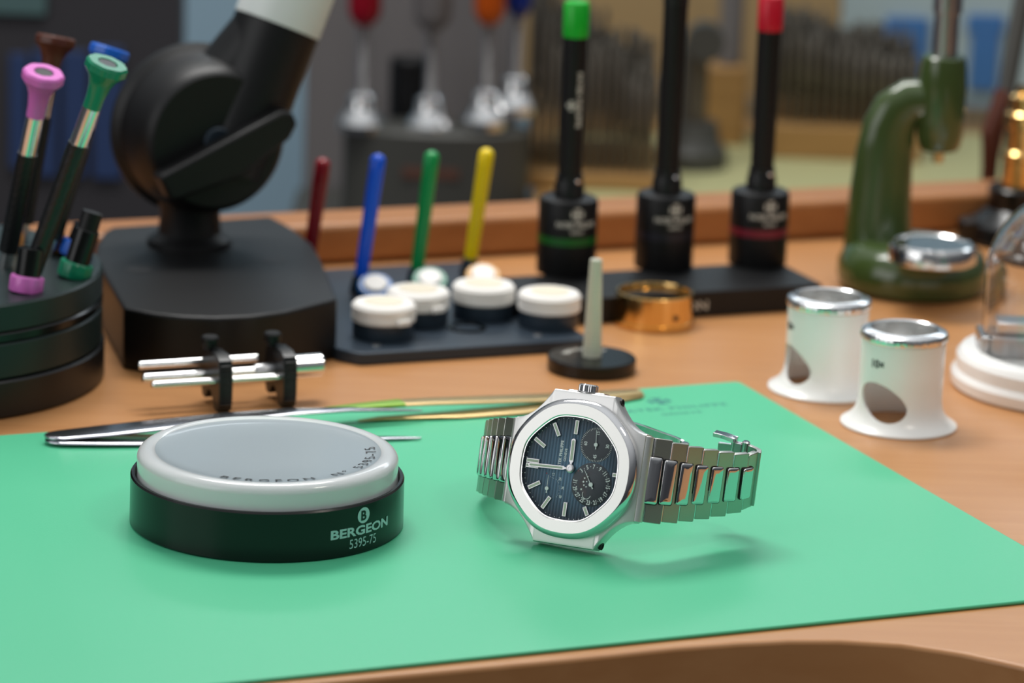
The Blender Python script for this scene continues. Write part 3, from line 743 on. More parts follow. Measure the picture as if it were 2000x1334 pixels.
strip([ce + Vector((-4.0, 9.0, .4)), ce + Vector((-6.6, 10.2, .6))], Xe, 15.8, 2.2, 'clasp_block', 'steel_dull')
strip([ce + Vector((-6.7, 10.0, .2)), ce + Vector((-11.0, 11.0, .4))], Xe, 15.0, 1.2, 'clasp_plate', 'aluminium')
pt_ = ce + Vector((-3.2, 8.0, 0)); MB().lathe([(0, -8.6), (1.2, -8.6), (1.2, 9.0), (.8, 9.4), (0, 9.4)], axes(loc_(pt_), loc_(pt_ + Xe)), n=20).obj('clasp_pin', 'watch_polish', watch)
pt_ = ce + Vector((-6.6, 9.8, 0)); MB().lathe([(0, -8), (.9, -8), (.9, 9.6), (.6, 10), (0, 10)], axes(loc_(pt_), loc_(pt_ + Xe)), n=20).obj('clasp_pin', 'watch_polish', watch)
hk = ce + Xe * 9.6
strip([hk + Vector((-6.2, 9.4, -.4)), hk + Vector((-9.4, 11.4, .2)), hk + Vector((-12.4, 12.6, .5))], Xe, 1.3, 3.2, 'clasp_hook', 'watch_polish')
cl, Xl, Dl = Lf[-1]
top = [V(a_, b_, y_) for a_, b_, y_ in ((1120, 815, -66), (1190, 815, -66), (1240, 826, -67), (1290, 843, -68), (1325, 856, -69), (1342, 868, -71))]
bp = [cl - Dl * .5, cl + Dl * 6] + [p - Vector((0, 0, 5.2)) for p in top]
bp[1].z = lerp_ = (bp[0].z + bp[2].z) / 2
strip(smooth_path(bp), (0.03, 0.05, 1), 10.4, 1.3, 'clasp_blade', 'watch_polish')
pt_ = top[-1] - Vector((0.6, 0, 5)); MB().lathe([(0, -5.4), (1.3, -5.4), (1.3, 5.2), (.9, 5.6), (0, 5.6)], axes(loc_(pt_), loc_(pt_ + Vector((0, 0, 1)))), n=20).obj('clasp_pin', 'watch_polish', watch)

# ------------------------------------------------------------------ tweezers
def tweezer_leg(pts, ws, ths, name, mt, parent, org):
    # flat springy leg: pts path in mm (world), ws half widths (horizontal), ths half thickness
    vs = []; fs = []; n_ = len(pts); P_ = [Vector(p) - Vector(org) for p in pts]
    for k, p in enumerate(P_):
        t_ = (P_[min(k + 1, n_ - 1)] - P_[max(k - 1, 0)]).normalized(); sd = t_.cross(Vector((0, 0, 1))).normalized(); u_ = sd.cross(t_)
        for i in range(12):
            a = 2 * PI * i / 12; ca, sa = math.cos(a), math.sin(a)
            vs.append(p + sd * ws[k] * (abs(ca) ** .6 * (1 if ca > 0 else -1)) + u_ * ths[k] * (abs(sa) ** .6 * (1 if sa > 0 else -1)))
    for k in range(n_ - 1):
        for i in range(12): fs.append((k * 12 + i, k * 12 + (i + 1) % 12, k * 12 + 12 + (i + 1) % 12, k * 12 + 12 + i))
    fs.append(tuple(range(11, -1, -1))); fs.append(tuple((n_ - 1) * 12 + i for i in range(12)))
    return MB().add(vs, fs).obj(name, mt, parent, ang=50)
tA = G(88, 861, 2.2); tB = G(822, 855, 2.0); 
tw = thing('steel_tweezers', (tA.x, tA.y, 1.2), 'polished steel tweezers lying on the mat behind the gel cushion', 'tweezers')
def lerp(a, b, t_): return a + (b - a) * t_
low = [lerp(tA, tB, t_) for t_ in (0, .015, .04, .15, .3, .5, .7, .85, .95, 1)]
for p, z_ in zip(low, (2.4, 2.4, 2.4, 2.3, 2.1, 1.9, 1.9, 1.9, 1.9, 1.9)): p.z = z_
tweezer_leg(low, [1.6, 3.8, 5.0, 5.8, 5.8, 5.0, 3.4, 2.0, 1.1, .35], [.5, .6, .65, .65, .65, .6, .6, .55, .5, .3], 'lower_leg', 'tweezer_steel', tw, (tA.x, tA.y, 1.2))
tC = G(824, 801, 5.0); tC2 = lerp(tA, tC, 1)
hi = [lerp(tA, tC, t_) for t_ in (0, .015, .04, .15, .3, .5, .66, .80, .92, 1)]
for p, z_ in zip(hi, (3.6, 3.6, 3.6, 4.2, 5.2, 6.4, 7.0, 6.6, 5.6, 4.8)): p.z = z_
tweezer_leg(hi, [1.6, 3.8, 5.0, 5.8, 5.8, 5.0, 3.4, 2.0, 1.1, .35], [.5, .6, .65, .65, .65, .6, .6, .55, .5, .3], 'upper_leg', 'tweezer_steel', tw, (tA.x, tA.y, 1.2))
bA = G(1250, 772, 1.6); bB = G(700, 824, 1.6); bC = G(560, 806, 6.0)
bt = thing('brass_tweezers', (bA.x, bA.y, 1.2), 'brass coloured tweezers lying behind the wristwatch at back edge of mat', 'tweezers')
ts = (0, .02, .08, .25, .45, .65, .8, .92, 1)
p1 = [lerp(bA, bB, t_) for t_ in ts]
for p, t_ in zip(p1, ts): p.z = 1.95; p += Vector((0, -9 * math.sin(PI * min(1, t_ * 1.1)) * .6, 0))
tweezer_leg(p1, [2.6, 3.6, 4.2, 4.4, 4.4, 3.4, 2.4, 1.4, .4], [.6] * 8 + [.3], 'front_leg', 'brass_dull', bt, (bA.x, bA.y, 1.2))
p2 = [lerp(bA, bC, t_) for t_ in (0, .02, .08, .25, .45, .6, .69)]
for p, z_ in zip(p2, (2.8, 2.8, 2.8, 3.4, 4.6, 5.6, 6.0)): p.z = z_
tweezer_leg(p2, [2.4, 3.4, 4.0, 4.4, 4.2, 3.8, 3.4], [.6] * 7, 'rear_leg', 'brass_dull', bt, (bA.x, bA.y, 1.2))
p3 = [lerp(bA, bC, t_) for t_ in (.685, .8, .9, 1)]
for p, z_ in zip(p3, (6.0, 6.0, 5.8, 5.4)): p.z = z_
MT['lime_reflection'] = mat('lime_reflection', rgb(126, 168, 48), 0.35, metal=0.3)  # green of the mat reflected in the brass leg, painted as base colour
tweezer_leg(p3, [3.5, 2.8, 2.0, .7], [.75, .7, .6, .4], 'rear_tip', 'lime_reflection', bt, (bA.x, bA.y, 1.2))['label'] = 'brass rear tip with the green mat reflection painted on'

# ------------------------------------------------------------------ pin holder with three rods
v1 = G(440, 808, 0); hx, hy = bx_, by_
ho = thing('bracelet_pin_vise', (v1.x, v1.y, 0), 'small black ribbed vise with three steel rods standing behind the gel cushion', 'vise', rotz=BENCH)
def plate(xc, zo=0):
    prof = [(0.5, 1.0), (2.5, 0), (5.5, .8), (9, 5.5), (12.5, 5.2), (15, 1.6), (18, 1.6), (19.5, 5), (20.5, 12), (18.5, 17.4), (12, 18.8), (4, 18.9), (0.6, 17.4), (-.6, 12), (-.4, 5)]
    M_ = Matrix(((0, 0, 1, xc - 2.3), (1, 0, 0, 0), (0, 1, 0, 0), (0, 0, 0, 1)))
    mb = MB().prism(prof, 0, 4.6, M_)
    for k in range(12): mb.prism([(-1.1, 3 + k * 1.15), (-.2, 3 + k * 1.15), (-.2, 3.6 + k * 1.15), (-1.1, 3.6 + k * 1.15)], .2, 4.4, M_)
    return mb.obj('ribbed_plate', 'black_satin', ho, bev=.3)
plate(0); plate(22.0)
rodz = [(17.0, 13.4), (10.0, 10.9), (3.0, 10.4)]
for (yy, zz), (xa_, xb_), r_ in zip(rodz, ((-24.5, 16), (-25.0, 20), (-24.0, 21)), (1.35, 1.55, 1.25)):
    MB().lathe([(0, xa_), (r_ - .3, xa_), (r_, xa_ + .4), (r_, xb_), (0, xb_)], axes((0, yy, zz), (1, yy, zz)), n=24).obj('steel_rod', 'steel', ho)
MB().lathe([(0, 24.2), (3.9, 24.2), (3.9, 35.8), (3.4, 36.4), (0, 36.4)], axes((0, 10.0, 11.6), (1, 10.0, 11.6)), n=40).obj('knob', 'steel', ho)
MB().lathe([(0, 13), (2.2, 13), (2.4, 14), (2.4, 19.6), (0, 19.6)], axes((0, 10.0, 10.9), (1, 10.0, 10.9)), n=24).obj('threaded_collar', 'steel_dull', ho)
for xx in (-1.5, 20):
    MB().lathe([(0, 19.2), (1.2, 19.2), (1.2, 20.6), (2.7, 20.8), (2.9, 21.4), (2.9, 23.6), (2.4, 24.2), (0, 24.2)], T(xx, 13, -1.2), n=24).obj('thumb_screw', 'black_block', ho)

# ------------------------------------------------------------------ rotating screwdriver stand
dc = G(-195, 727, 0)
ds = thing('screwdriver_carousel', (dc.x, dc.y, 0), 'round dark green and black rotating screwdriver stand at left edge', 'stand')
MB().lathe([(0, 0), (67, 0), (68, 1), (68, 12.0), (67.4, 12.7), (0, 12.7)], n=160).obj('base_disc', 'black_satin', ds)
MB().lathe([(0, 13.0), (66.6, 13.0), (67.2, 13.7), (67.2, 24.3), (66.6, 24.9), (0, 24.9)], n=160).obj('lower_ring', 'stand_green', ds)
MB().lathe([(0, 24.9), (66.6, 24.9), (67.3, 25.6), (67.3, 27.8), (66.6, 28.5), (0, 28.5)], n=160).obj('middle_band', 'black_gloss', ds)
MB().lathe([(0, 28.5), (66.6, 28.5), (67.2, 29.2), (67.2, 37.0), (66.4, 37.8), (0, 37.8)], n=160).obj('top_ring', 'stand_green', ds)
ZS = 37.8
def driver(base_px, base_py, top_px, top_py, mt, label, grip, steel, ln=None, cup=True, dY=0):
    b = G(base_px, base_py, ZS); t_ = V(top_px, top_py, b.y + dY)
    L_ = (t_ - b).length; grip = L_ - 16.2 - steel
    o = thing('precision_screwdriver', b, label, 'screwdriver', 'precision screwdrivers in the carousel')
    M_ = axes((0, 0, 0), t_ - b, (1, 0, 0))
    def kn(a, z): return 1 - (.06 if math.sin(a * 10) * math.sin(z * 2.2) > .1 else 0)
    prof = [(0, 6)] + [(3.25, 6 + (grip - 6) * k / 60) for k in range(61)] + [(0, grip)]
    MB().lathe([(0, -.5), (2.2, -.5), (2.2, 6), (0, 6)], M_, n=24).obj('shaft', 'steel_dull', o)
    MB().lathe(prof, M_, n=40, rfun=kn).obj('knurled_grip', 'black_satin', o)
    MB().lathe([(0, grip), (2.9, grip), (2.9, grip + steel), (0, grip + steel)], M_, n=32).obj('steel_collar', 'steel', o)
    z0 = grip + steel
    pr_ = [(0, z0), (2.9, z0), (3.0, z0 + 4), (3.6, z0 + 8), (4.7, z0 + 10.8), (6.4, z0 + 12.6), (6.9, z0 + 13.3), (6.9, L_ - .8), (6.3, L_), (3.4, L_), (3.2, L_ - .6), (0, L_ - .6)]
    def hx_(a, z): return 1.0 if z < z0 + 11 else 1 - .05 * (1 - abs(math.cos(a * 4)))
    h_ = MB().lathe(pr_, M_, n=64, rfun=hx_).obj('flared_head', mt, o)
    MB().lathe([(0, L_ - .55), (3.1, L_ - .55), (2.9, L_ - .2), (0, L_ - .2)], M_, n=24).obj('head_insert', 'black_satin', h_)
    return o
driver(10, 520, 86, 140, 'pink', 'precision screwdriver with pink flared head leftmost in the carousel', 40.5, 13.5, dY=-15)
driver(52, 560, 211, 122, 'green_anod', 'precision screwdriver with green flared head in the carousel', 49, 13, dY=-10)
driver(40, 470, 110, 70, 'brown_plastic', 'precision screwdriver with brown flared head behind the pink one', 42, 12, dY=14)
driver(92, 500, 216, 92, 'blue_anod', 'precision screwdriver with blue flared head behind the green one', 48, 12, dY=16)
def stub(px, py, tx, ty, mt, label, H2=0):
    b = G(px, py, ZS); t_ = V(tx, ty, b.y + 2)
    L_ = (t_ - b).length; M_ = axes((0, 0, 0), t_ - b, (1, 0, 0))
    o = thing('blade_holder', b, label, 'holder', 'blade holders on the carousel')
    def hx_(a, z): return 1 - .06 * (1 - abs(math.cos(a * 4)))
    MB().lathe([(0, -.4), (5.3, -.4), (5.6, .3), (5.6, 4.4), (5.2, 5), (4.4, 5), (0, 5)], M_, n=64, rfun=hx_).obj('ring', mt, o)
    MB().lathe([(0, 5.01), (4.15, 5.01), (4.15, L_ - .3), (3.9, L_), (0, L_)], M_, n=40).obj('tube', 'black_gloss', o)
    if H2: MB().lathe([(0, L_ + .02), (3.5, L_ + .02), (3.5, L_ + H2), (0, L_ + H2)], M_, n=32).obj('upper_tube', 'black_block', o)
stub(50, 568, 62, 484, 'pink', 'black blade tube in pink ring standing on the carousel')
stub(143, 540, 171, 448, 'green_anod', 'black blade tube in green ring standing on the carousel', 6)
stub(144, 500, 168, 442, 'blue_anod', 'blade tube in blue ring behind the green ringed one')
for px, py in ((110, 486), (28, 486)):
    b = G(px, py + 6, ZS); o = MB().lathe([(0, 0), (2.6, 0), (3.0, 1), (3.3, 5), (2.6, 8), (0, 9)], n=24).obj('amber_peg', 'amber', loc=(b.x, b.y, ZS))
    tag(o, 'small amber peg on the carousel %s' % ('right of the green driver grip' if px > 50 else 'between the two black grips'), 'peg', 'amber pegs')

# ------------------------------------------------------------------ black swivel foot with white arm
ft = G(370, 475, 21.5)
lf = thing('swivel_stand', (ft.x, ft.y, 0), 'heavy black swivel stand with round joint and white arm', 'stand')
def rel(px, py, z): p = G(px, py, z); return (p.x - ft.x, p.y - ft.y)
foot = [rel(242, 601, 21.5), rel(300, 612, 21.5), rel(360, 618, 21.5), rel(421, 620, 21.5), rel(490, 617, 21.5), rel(560, 608, 21.5), rel(659, 583, 21.5), rel(650, 560, 21.5), rel(638, 532, 21.5), rel(625, 502, 21.5), rel(608, 474, 21.5), rel(570, 444, 21.5), rel(528, 421, 21.5),
        (-31, 22), rel(203, 452, 21.5), rel(190, 475, 21.5), rel(184, 500, 21.5)]
MB().prism(foot, 0, 21.5).obj('base', 'black_rubber', lf, bev=1.2, seg=3)
for px, py, r_ in ((272, 526, 4.9), (535, 508, 5.2)):
    p = rel(px, py, 21.5); MB().lathe([(0, 21.52), (r_, 21.52), (r_, 21.6), (0, 21.6)], T(p[0], p[1], 0), n=32).obj('foot_hole', 'print_black', lf)
MB().lathe([(0, 21.5), (15.5, 21.5), (15.3, 23.5), (13.2, 24.6), (11.5, 26), (10.8, 33), (11.8, 38), (0, 38)], n=48).obj('neck', 'black_rubber', lf)
jr = V(378, 250, ft.y + 9) - Vector((ft.x, ft.y, 0)); jf = V(425, 276, ft.y - 16) - Vector((ft.x, ft.y, 0))
Lj = (jf - jr).length; JM = axes(jr, jf, (1, 0, 0))
MB().lathe([(0, -3), (30, -3), (31.5, -1), (31.5, 1.5), (30, 3), (29, 4), (28.4, Lj * .6), (26.6, Lj * .85), (25, Lj - .8), (23.8, Lj), (0, Lj)], JM, n=96).obj('joint_drum', 'black_rubber', lf)
MB().lathe([(0, Lj), (5.2, Lj), (5.2, Lj + 1.2), (4.6, Lj + 1.6), (3.4, Lj + 1.1), (0, Lj + 1.1)], JM, n=32).obj('drum_cap', 'gunmetal', lf)
k0 = V(310, 352, ft.y - 22) - Vector((ft.x, ft.y, 0)); k1 = V(584, 246, ft.y - 22) - Vector((ft.x, ft.y, 0))
kd = (k1 - k0); kl = kd.length; kz = (jf - jr).normalized(); kx = (kd - kz * kd.dot(kz)).normalized(); ky = kz.cross(kx)
KM = Matrix((kx, ky, kz)).transposed().to_4x4(); KM.translation = (k0 + k1) / 2 - kz * 4
hb = [(-kl / 2, -4.6), (-kl / 2 + 2, -6), (0, -9.5), (kl / 2 - 5, -5.5), (kl / 2, -2), (kl / 2, 3), (kl / 2 - 3, 5.4), (-kl / 2, 5.0)]
MB().prism([(a * 1.0, b_) for a, b_ in hb], -3, 6.5, KM).obj('clamp_lever', 'black_rubber', lf, bev=1.6, seg=4)
a0_ = V(470, 240, ft.y) - Vector((ft.x, ft.y, 0)); a1_ = V(541, 49, ft.y + 8) - Vector((ft.x, ft.y, 0)); a2_ = a1_ + (a1_ - a0_).normalized() * 40
ad = (a1_ - a0_).normalized(); La = (a1_ - a0_).length
AM = axes(a0_, a1_, (1, 0, 0))
MB().lathe([(0, -18), (15.0, -18), (15.6, -6), (15.7, 6), (15.7, La * .5), (15.8, La * .8), (15.9, La), (0, La)], AM, n=64).obj('arm_root', 'black_rubber', lf)
MB().lathe([(0, La + .05), (15.9, La + .05), (16.1, La + 1), (16.4, La + 45), (0, La + 45)], AM, n=64).obj('white_arm', 'white_paint', lf)['label'] = 'white upper arm'
w_ = [a0_ + Vector((-16, 4, -6)), a0_ + Vector((-12, 4, 8)), a0_ + ad * 16 + Vector((-8, 2, 2)), a0_ + ad * 34 + Vector((-1, 0, 0))]
MB().tube(w_, [16, 15.5, 14.5, 14.6], n=32, flat=[.8, .85, .95, 1]).obj('arm_web', 'black_rubber', lf, ang=60)

# ------------------------------------------------------------------ oiling tray
to = G(705, 690, 4.5)
tr = thing('oiling_tray', (to.x, to.y, 0), 'dark blue-grey rectangular tray holding white lidded oil cups and coloured pens', 'tray', rotz=BENCH)
TW = 86.0; TD = 122.0
MB().prism(rounded([(0, 0), (TW, 0), (TW, TD), (-8, TD), (-8, 30), (-6, 8)], 1.5, 2), 0, 4.5).obj('base_plate', 'gunmetal', tr, bev=.6)
TRM = T(to.x, to.y, 0) @ RZ(BENCH)
def tl(px, py, z=4.5): p = TRM.inverted() @ G(px, py, z); return p
q = tl(912, 641); MB().lathe([(5.2, 4.4), (5.4, 5.1), (6.8, 5.1), (7.0, 4.4)], T(q.x, q.y, 0), n=40).obj('empty_recess', 'black_gloss', tr)
q = tl(735, 675); MB().lathe([(0, 4.5), (1.6, 4.5), (1.5, 4.9), (0, 5.0)], T(q.x, q.y, 0), n=20).obj('tray_screw', 'steel_dull', tr)
q = tl(1050, 655); MB().lathe([(0, 4.5), (1.6, 4.5), (1.5, 4.9), (0, 5.0)], T(q.x, q.y, 0), n=20).obj('tray_screw', 'steel_dull', tr)
def oil_cup(px, py, label, r=11.3, H_=0, tab=True):
    p = G(px, py, 4.5)
    o = thing('oil_cup', (p.x, p.y, 4.5), label, 'oil cup', 'white lidded oil cups')
    MB().lathe([(0, 0.02), (10.6, 0.02), (10.8, .6), (10.8, 5.4 + H_), (0, 5.4 + H_)], n=64).obj('cup_base', 'gunmetal', o)
    z = 5.5 + H_
    l_ = MB().lathe([(0, z), (r - .6, z), (r, z + .6), (r, z + 2.4), (r - .35, z + 2.8), (r - .35, z + 3.2), (r, z + 3.6), (r, z + 5.4), (r - .9, z + 6.5), (r - 2, z + 6.8), (0, z + 6.6)], n=64).obj('lid', 'lid_white', o)
    MB().lathe([(0, z + 6.85), (6.9, z + 6.85), (6.9, z + 6.95), (0, z + 6.95)], n=40).obj('lid_pad', 'lid_disc', l_)['label'] = 'cream pad'
    if tab: MB().prism(rounded([(r - 3, -2.6), (r + 1.8, -2.6), (r + 1.8, 2.6), (r - 3, 2.6)], .9, 3), z + .5, z + 2.6, RZ(-.9)).obj('lid_tab', 'lid_white', l_, bev=.3)
    return o
oil_cup(748, 655, 'white lidded oil cup at front left corner of the tray')
oil_cup(815, 629, 'white lidded oil cup in front of the green cup')
oil_cup(943, 617, 'white lidded oil cup in front of the yellow pen', tab=False)
oil_cup(1071, 634, 'white lidded oil cup at right end of the tray', tab=False)
def pen(bx, by, tx, ty, mt, mt2, label):
    b = G(bx, by, 4.5); t_ = V(tx, ty, b.y + 3); L_ = (t_ - b).length; M_ = axes((0, 0, 0), t_ - b, (1, 0, 0))
    o = thing('oiler_pen', b, label, 'oiler pen', 'coloured oiler pens')
    def fl_(a, z): return 1 - (.10 * (math.sin(a * 6) > .2) if 12 < z < L_ - 8 else 0)
    pr_ = [(0, 4)] + [(2.4 + .5 * k / 20, 4 + (L_ - 11) * k / 20) for k in range(21)]
    for k in range(1, 7): a = k / 6 * PI / 2; pr_.append((2.95 * math.cos(a), L_ - 2.9 + 2.9 * math.sin(a)))
    MB().lathe(pr_, M_, n=48, rfun=fl_).obj('barrel', mt, o)
    MB().lathe([(0, .6), (3.6, .6), (3.3, 4), (2.9, 7), (0, 7)], M_, n=32).obj('socket', 'gunmetal', o)
pen(700, 575, 740, 300, 'blue_pen', None, 'blue oiler pen standing at the back of the tray')
pen(810, 560, 845, 294, 'green_pen', None, 'green oiler pen standing at the back of the tray')
pen(914, 540, 952, 289, 'yellow_pen', None, 'yellow oiler pen standing at the back of the tray')
pen(600, 535, 632, 308, 'red_pen', None, 'dark red oiler pen half hidden behind the swivel stand')
def knob(px, py, mt, label):
    b = G(px, py, 4.5)
    o = thing('tipped_cup', b, label, 'cup', 'coloured cups with white faces')
    M_ = axes((0, 0, 4.6), (0.05, -.55, 5.6), (1, 0, 0))
    MB().lathe([(0, 0.02), (3.5, 0.02), (3, 3), (0, 3)], n=24).obj('cup_foot', 'gunmetal', o)
    MB().lathe([(0, -1.5), (4.8, -1.5), (6.5, 0), (6.6, 2.6), (6.0, 3.3), (0, 3.3)], M_, n=48).obj('ring', mt, o)
    MB().lathe([(0, 3.3), (4.3, 3.3), (4.3, 4.0), (3.8, 4.4), (0, 4.5)], M_, n=40).obj('white_face', 'lid_white', o)
knob(732, 592, 'cup_blue', 'blue cup with white face in front of the blue pen')
knob(838, 580, 'cup_green', 'teal green cup with white face in front of the green pen')
knob(942, 572, 'cup_orange', 'orange cup with white face in front of the yellow pen')

# ------------------------------------------------------------------ base plate with three upright punches
po = G(1608, 555, 9.8)
PM = T(po.x, po.y, 0) @ RZ(BENCH)
pp = thing('punch_rack', (po.x, po.y, 0), 'long black rack plate carrying three upright black punches', 'rack', rotz=BENCH)
pl = MB().prism(rounded([(-132, 0), (0, 0), (0, 38), (-132, 38)], 1.5, 2), 0, 9.8).obj('plate', 'black_rubber', pp, bev=.6)
mb = MB(); put(mb, text_geo('BERGEON', 3.6, .1, 1.2), lambda v: Vector((v.x - 60, -.06, v.y + 4.4))); mb.obj('plate_lettering', 'print_grey', pl, smooth=False)
def punch(px, py, tpx, tpy, bm_, cap, label, cut=False, logo=True):
    b = G(px, py, 9.8); rl = b
    t_ = V(tpx, tpy, b.y); H_ = t_.z - 9.8
    o = thing('upright_punch', (b.x, b.y, 9.8), label, 'punch', 'upright black punches')
    MB().lathe([(0, 0.02), (10.9, 0.02), (11.1, .5), (11.1, 11.9), (0, 11.9)], n=64).obj('block_lower', 'black_block', o)
    MB().lathe([(0, 11.9), (11.15, 11.9), (11.15, 14.9), (0, 14.9)], n=64).obj('colour_band', bm_, o)
    MB().lathe([(0, 14.9), (11.1, 14.9), (11.1, 27.0), (10.6, 28.2), (9.2, 28.8), (0, 28.8)], n=64).obj('block_upper', 'black_block', o)
    MB().lathe([(0, 28.8), (5.6, 28.8), (5.6, 33), (5.0, 34.5), (5.0, 37), (0, 37)], n=40).obj('collar', 'black_satin', o)
    MB().lathe([(0, 37), (4.4, 37), (4.6, H_ - 13), (0, H_ - 13)], n=40).obj('shaft', 'black_block', o)
    if cap: MB().lathe([(0, H_ - 13), (4.7, H_ - 13), (4.8, H_ - 12), (4.8, H_ - 1), (4.2, H_), (0, H_)], n=40).obj('coloured_cap', cap, o)
    else: MB().lathe([(0, H_ - 13), (4.8, H_ - 13), (4.8, H_ + 12), (0, H_ + 12)], n=40).obj('black_cap', 'black_satin', o)
    MB().lathe([(0, 0), (.9, 0), (1.1, 1), (1.1, 4.6), (.7, 5.4), (0, 5.4)], axes((0, 0, 35), (.8, -1, 35)), n=16).obj('side_screw', 'steel', o)
    mb = MB(); a = math.radians(-72)
    put(mb, text_geo('PATEK PHILIPPE', 2.0, .12, .85), on_cyl(11.2, a, 20)); put(mb, text_geo('GENEVE', 1.3, .06, .8), on_cyl(11.2, a, 17.3)); put(mb, cross_geo(5.2), on_cyl(11.2, a, 24))
    mb.obj('block_lettering', 'print_grey', o, smooth=False)
    if logo:
        mb = MB(); a = math.radians(-60); R_ = Matrix.Rotation(-PI / 2, 3, 'Z')
        oc = on_cyl(4.66, a, H_ - 36)
        vs, fs = text_geo('PATEK PHILIPPE', 1.9, .12, 1.15); mb.add([oc(R_ @ v) for v in vs], fs)
        vs, fs = shift(cross_geo(4.0), 2, -3.0); mb.add([oc(R_ @ v) for v in vs], fs)
        mb.obj('shaft_lettering', 'print_grey', o, smooth=False)
punch(1105, 530, 1122, 3, 'band_green', 'cap_green', 'upright black punch with bright green cap and green band')
punch(1295, 520, 1313, -60, 'band_navy', None, 'all black upright punch in the middle of the rack', logo=False)
punch(1478, 513, 1505, -8, 'band_red', 'cap_red', 'upright black punch with red cap and dark red band', logo=False)

# ------------------------------------------------------------------ ring stand, brass ring, loupes
b = G(1155, 722, 0)
rs = thing('ring_peg', (b.x, b.y, 0), 'pale tapered ridged peg on round black disc between tray and watch', 'peg stand')
dk_ = MB().lathe([(0, 0), (15.0, 0), (15.4, .5), (15.4, 4.4), (14.9, 4.9), (0, 4.9)], n=96).obj('disc_base', 'black_gloss', rs)
mb = MB(); vs, fs = text_geo('BERGEON', 2.6, .08, 1.15)
mb.add([Vector(((9.5 + v.y) * math.cos(math.radians(115) - v.x / 9.5), (9.5 + v.y) * math.sin(math.radians(115) - v.x / 9.5), 4.94)) for v in vs], fs); mb.obj('disc_lettering', 'print_grey', dk_, smooth=False)
pr_ = [(0, 4.9)]
for k in range(26):
    z = 4.9 + k * 1.32; r = 3.35 - 1.25 * k / 26; pr_ += [(r, z), (r, z + .95), (r - .22, z + 1.0), (r - .22, z + 1.3)]
pr_ += [(0, 39.4)]
MB().lathe(pr_, n=40).obj('ridged_peg', 'peg_plastic', rs)
b = G(1276, 632, 0)
br = thing('brass_ring', (b.x, b.y, 0), 'open brass ring with small screw holes in front of the punch rack', 'ring')
br_b = MB().lathe([(13.2, 0), (14.8, 0), (14.9, .5), (14.9, 2.0), (14.2, 2.3), (14.2, 12.0), (13.9, 12.4), (13.3, 12.4), (13.1, 12.0), (13.1, 10), (12.4, 9.8), (12.4, .4)] + [(13.2, 0)], n=96).obj('ring_body', 'brass', br)
for a in (-58, -130, 60):
    aa = math.radians(a); MB().lathe([(0, 0), (1.15, 0), (1.15, .12), (0, .12)], axes((14.2 * math.cos(aa), 14.2 * math.sin(aa), 5.2), (15.2 * math.cos(aa), 15.2 * math.sin(aa), 5.2)), n=20).obj('screw_hole', 'print_black' if a != -130 else 'brass', br_b)

def loupe(px, py, rot, label):
    b = G(px, py, 0); o = thing('eye_loupe', (b.x, b.y, 0), label, 'loupe', 'white eye loupes', rotz=0)
    out = [(0, 0), (18.9, 0), (19.3, .35), (19.2, .9), (17.6, 1.9), (15.9, 3.3), (14.9, 4.8), (14.2, 6.6), (13.8, 9), (13.75, 14), (13.9, 29.2), (13.2, 29.4)]
    inn = [(13.0, 29.4), (12.6, 29.0), (12.5, 8), (14.6, 3.0), (16.2, 1.0), (0, 1.0)]
    body = MB().lathe([(15.8, .0), (18.9, 0), (19.3, .35), (19.2, .9), (17.6, 1.9), (15.9, 3.3), (14.9, 4.8), (14.2, 6.6), (13.8, 9), (13.75, 14), (13.9, 29.3), (12.5, 29.3), (12.45, 9), (12.8, 6.5), (13.7, 4.2), (15.0, 2.0), (15.8, 0)], n=128).obj('body', 'white_plastic', o)
    # side opening: an arched hole through the wall
    sh = []
    for k in range(28):
        a = 2 * PI * k / 28; r = 7.4; x_ = r * math.cos(a) * 1.08; z_ = r * .84 * math.sin(a)
        z_ *= (1 if z_ < 0 else 1.08); x_ += -z_ * .40; sh.append((x_, z_ + 9.9))
    ca = math.radians(rot); dr = Vector((math.cos(ca), math.sin(ca), 0)); tg = Vector((-math.sin(ca), math.cos(ca), 0))
    CM = Matrix((tg, Vector((0, 0, 1)), dr)).transposed().to_4x4()
    cut_ = MB().prism(sh, 4, 24, CM).obj('opening_cutter', 'white_plastic')
    md_ = body.modifiers.new('opening', 'BOOLEAN'); md_.object = cut_; md_.operation = 'DIFFERENCE'; md_.solver = 'EXACT'
    cut_.parent = body; cut_.parent = None; cut_.location = o.location
    bpy.context.view_layer.update()
    dg = bpy.context.evaluated_depsgraph_get(); me = bpy.data.meshes.new_from_object(body.evaluated_get(dg))
    body.modifiers.clear(); body.data = me
    bpy.data.objects.remove(cut_)
    bm = bmesh.new(); bm.from_mesh(me)
    for e_ in bm.edges: e_.smooth = not (len(e_.link_faces) == 2 and e_.calc_face_angle(0) > math.radians(28))
    for f in bm.faces: f.smooth = True
    bm.to_mesh(me); bm.free()
    rim = MB().lathe([(12.1, 29.3), (13.9, 29.3), (14.5, 29.9), (14.6, 31.2), (14.1, 32.2), (12.6, 32.9), (11.4, 33.1), (10.9, 32.7), (10.9, 26), (12.1, 26)] + [(12.1, 29.3)], n=160, rfun=lambda a, z: 1 - (.012 if (29.5 < z < 32.0 and math.sin(a * 40) > 0) else 0)).obj('knurled_rim', 'aluminium', o)
    MB().lathe([(0, 16.0), (12.3, 16.0), (12.3, 17), (9, 17.9), (5, 18.6), (0, 18.9)], n=64).obj('lens', 'clear', o)
    mb = MB(); ta = math.radians(rot - 14 + 6)
    put(mb, text_geo('10\u00d7', 2.7, .12, .95), on_cyl(13.96, ta, 23.0)); mb.obj('magnification_mark', 'print_black', body, smooth=False)
    return o
loupe(1754.5, 829, -123, 'white eye loupe nearer the camera with wide arched side opening')
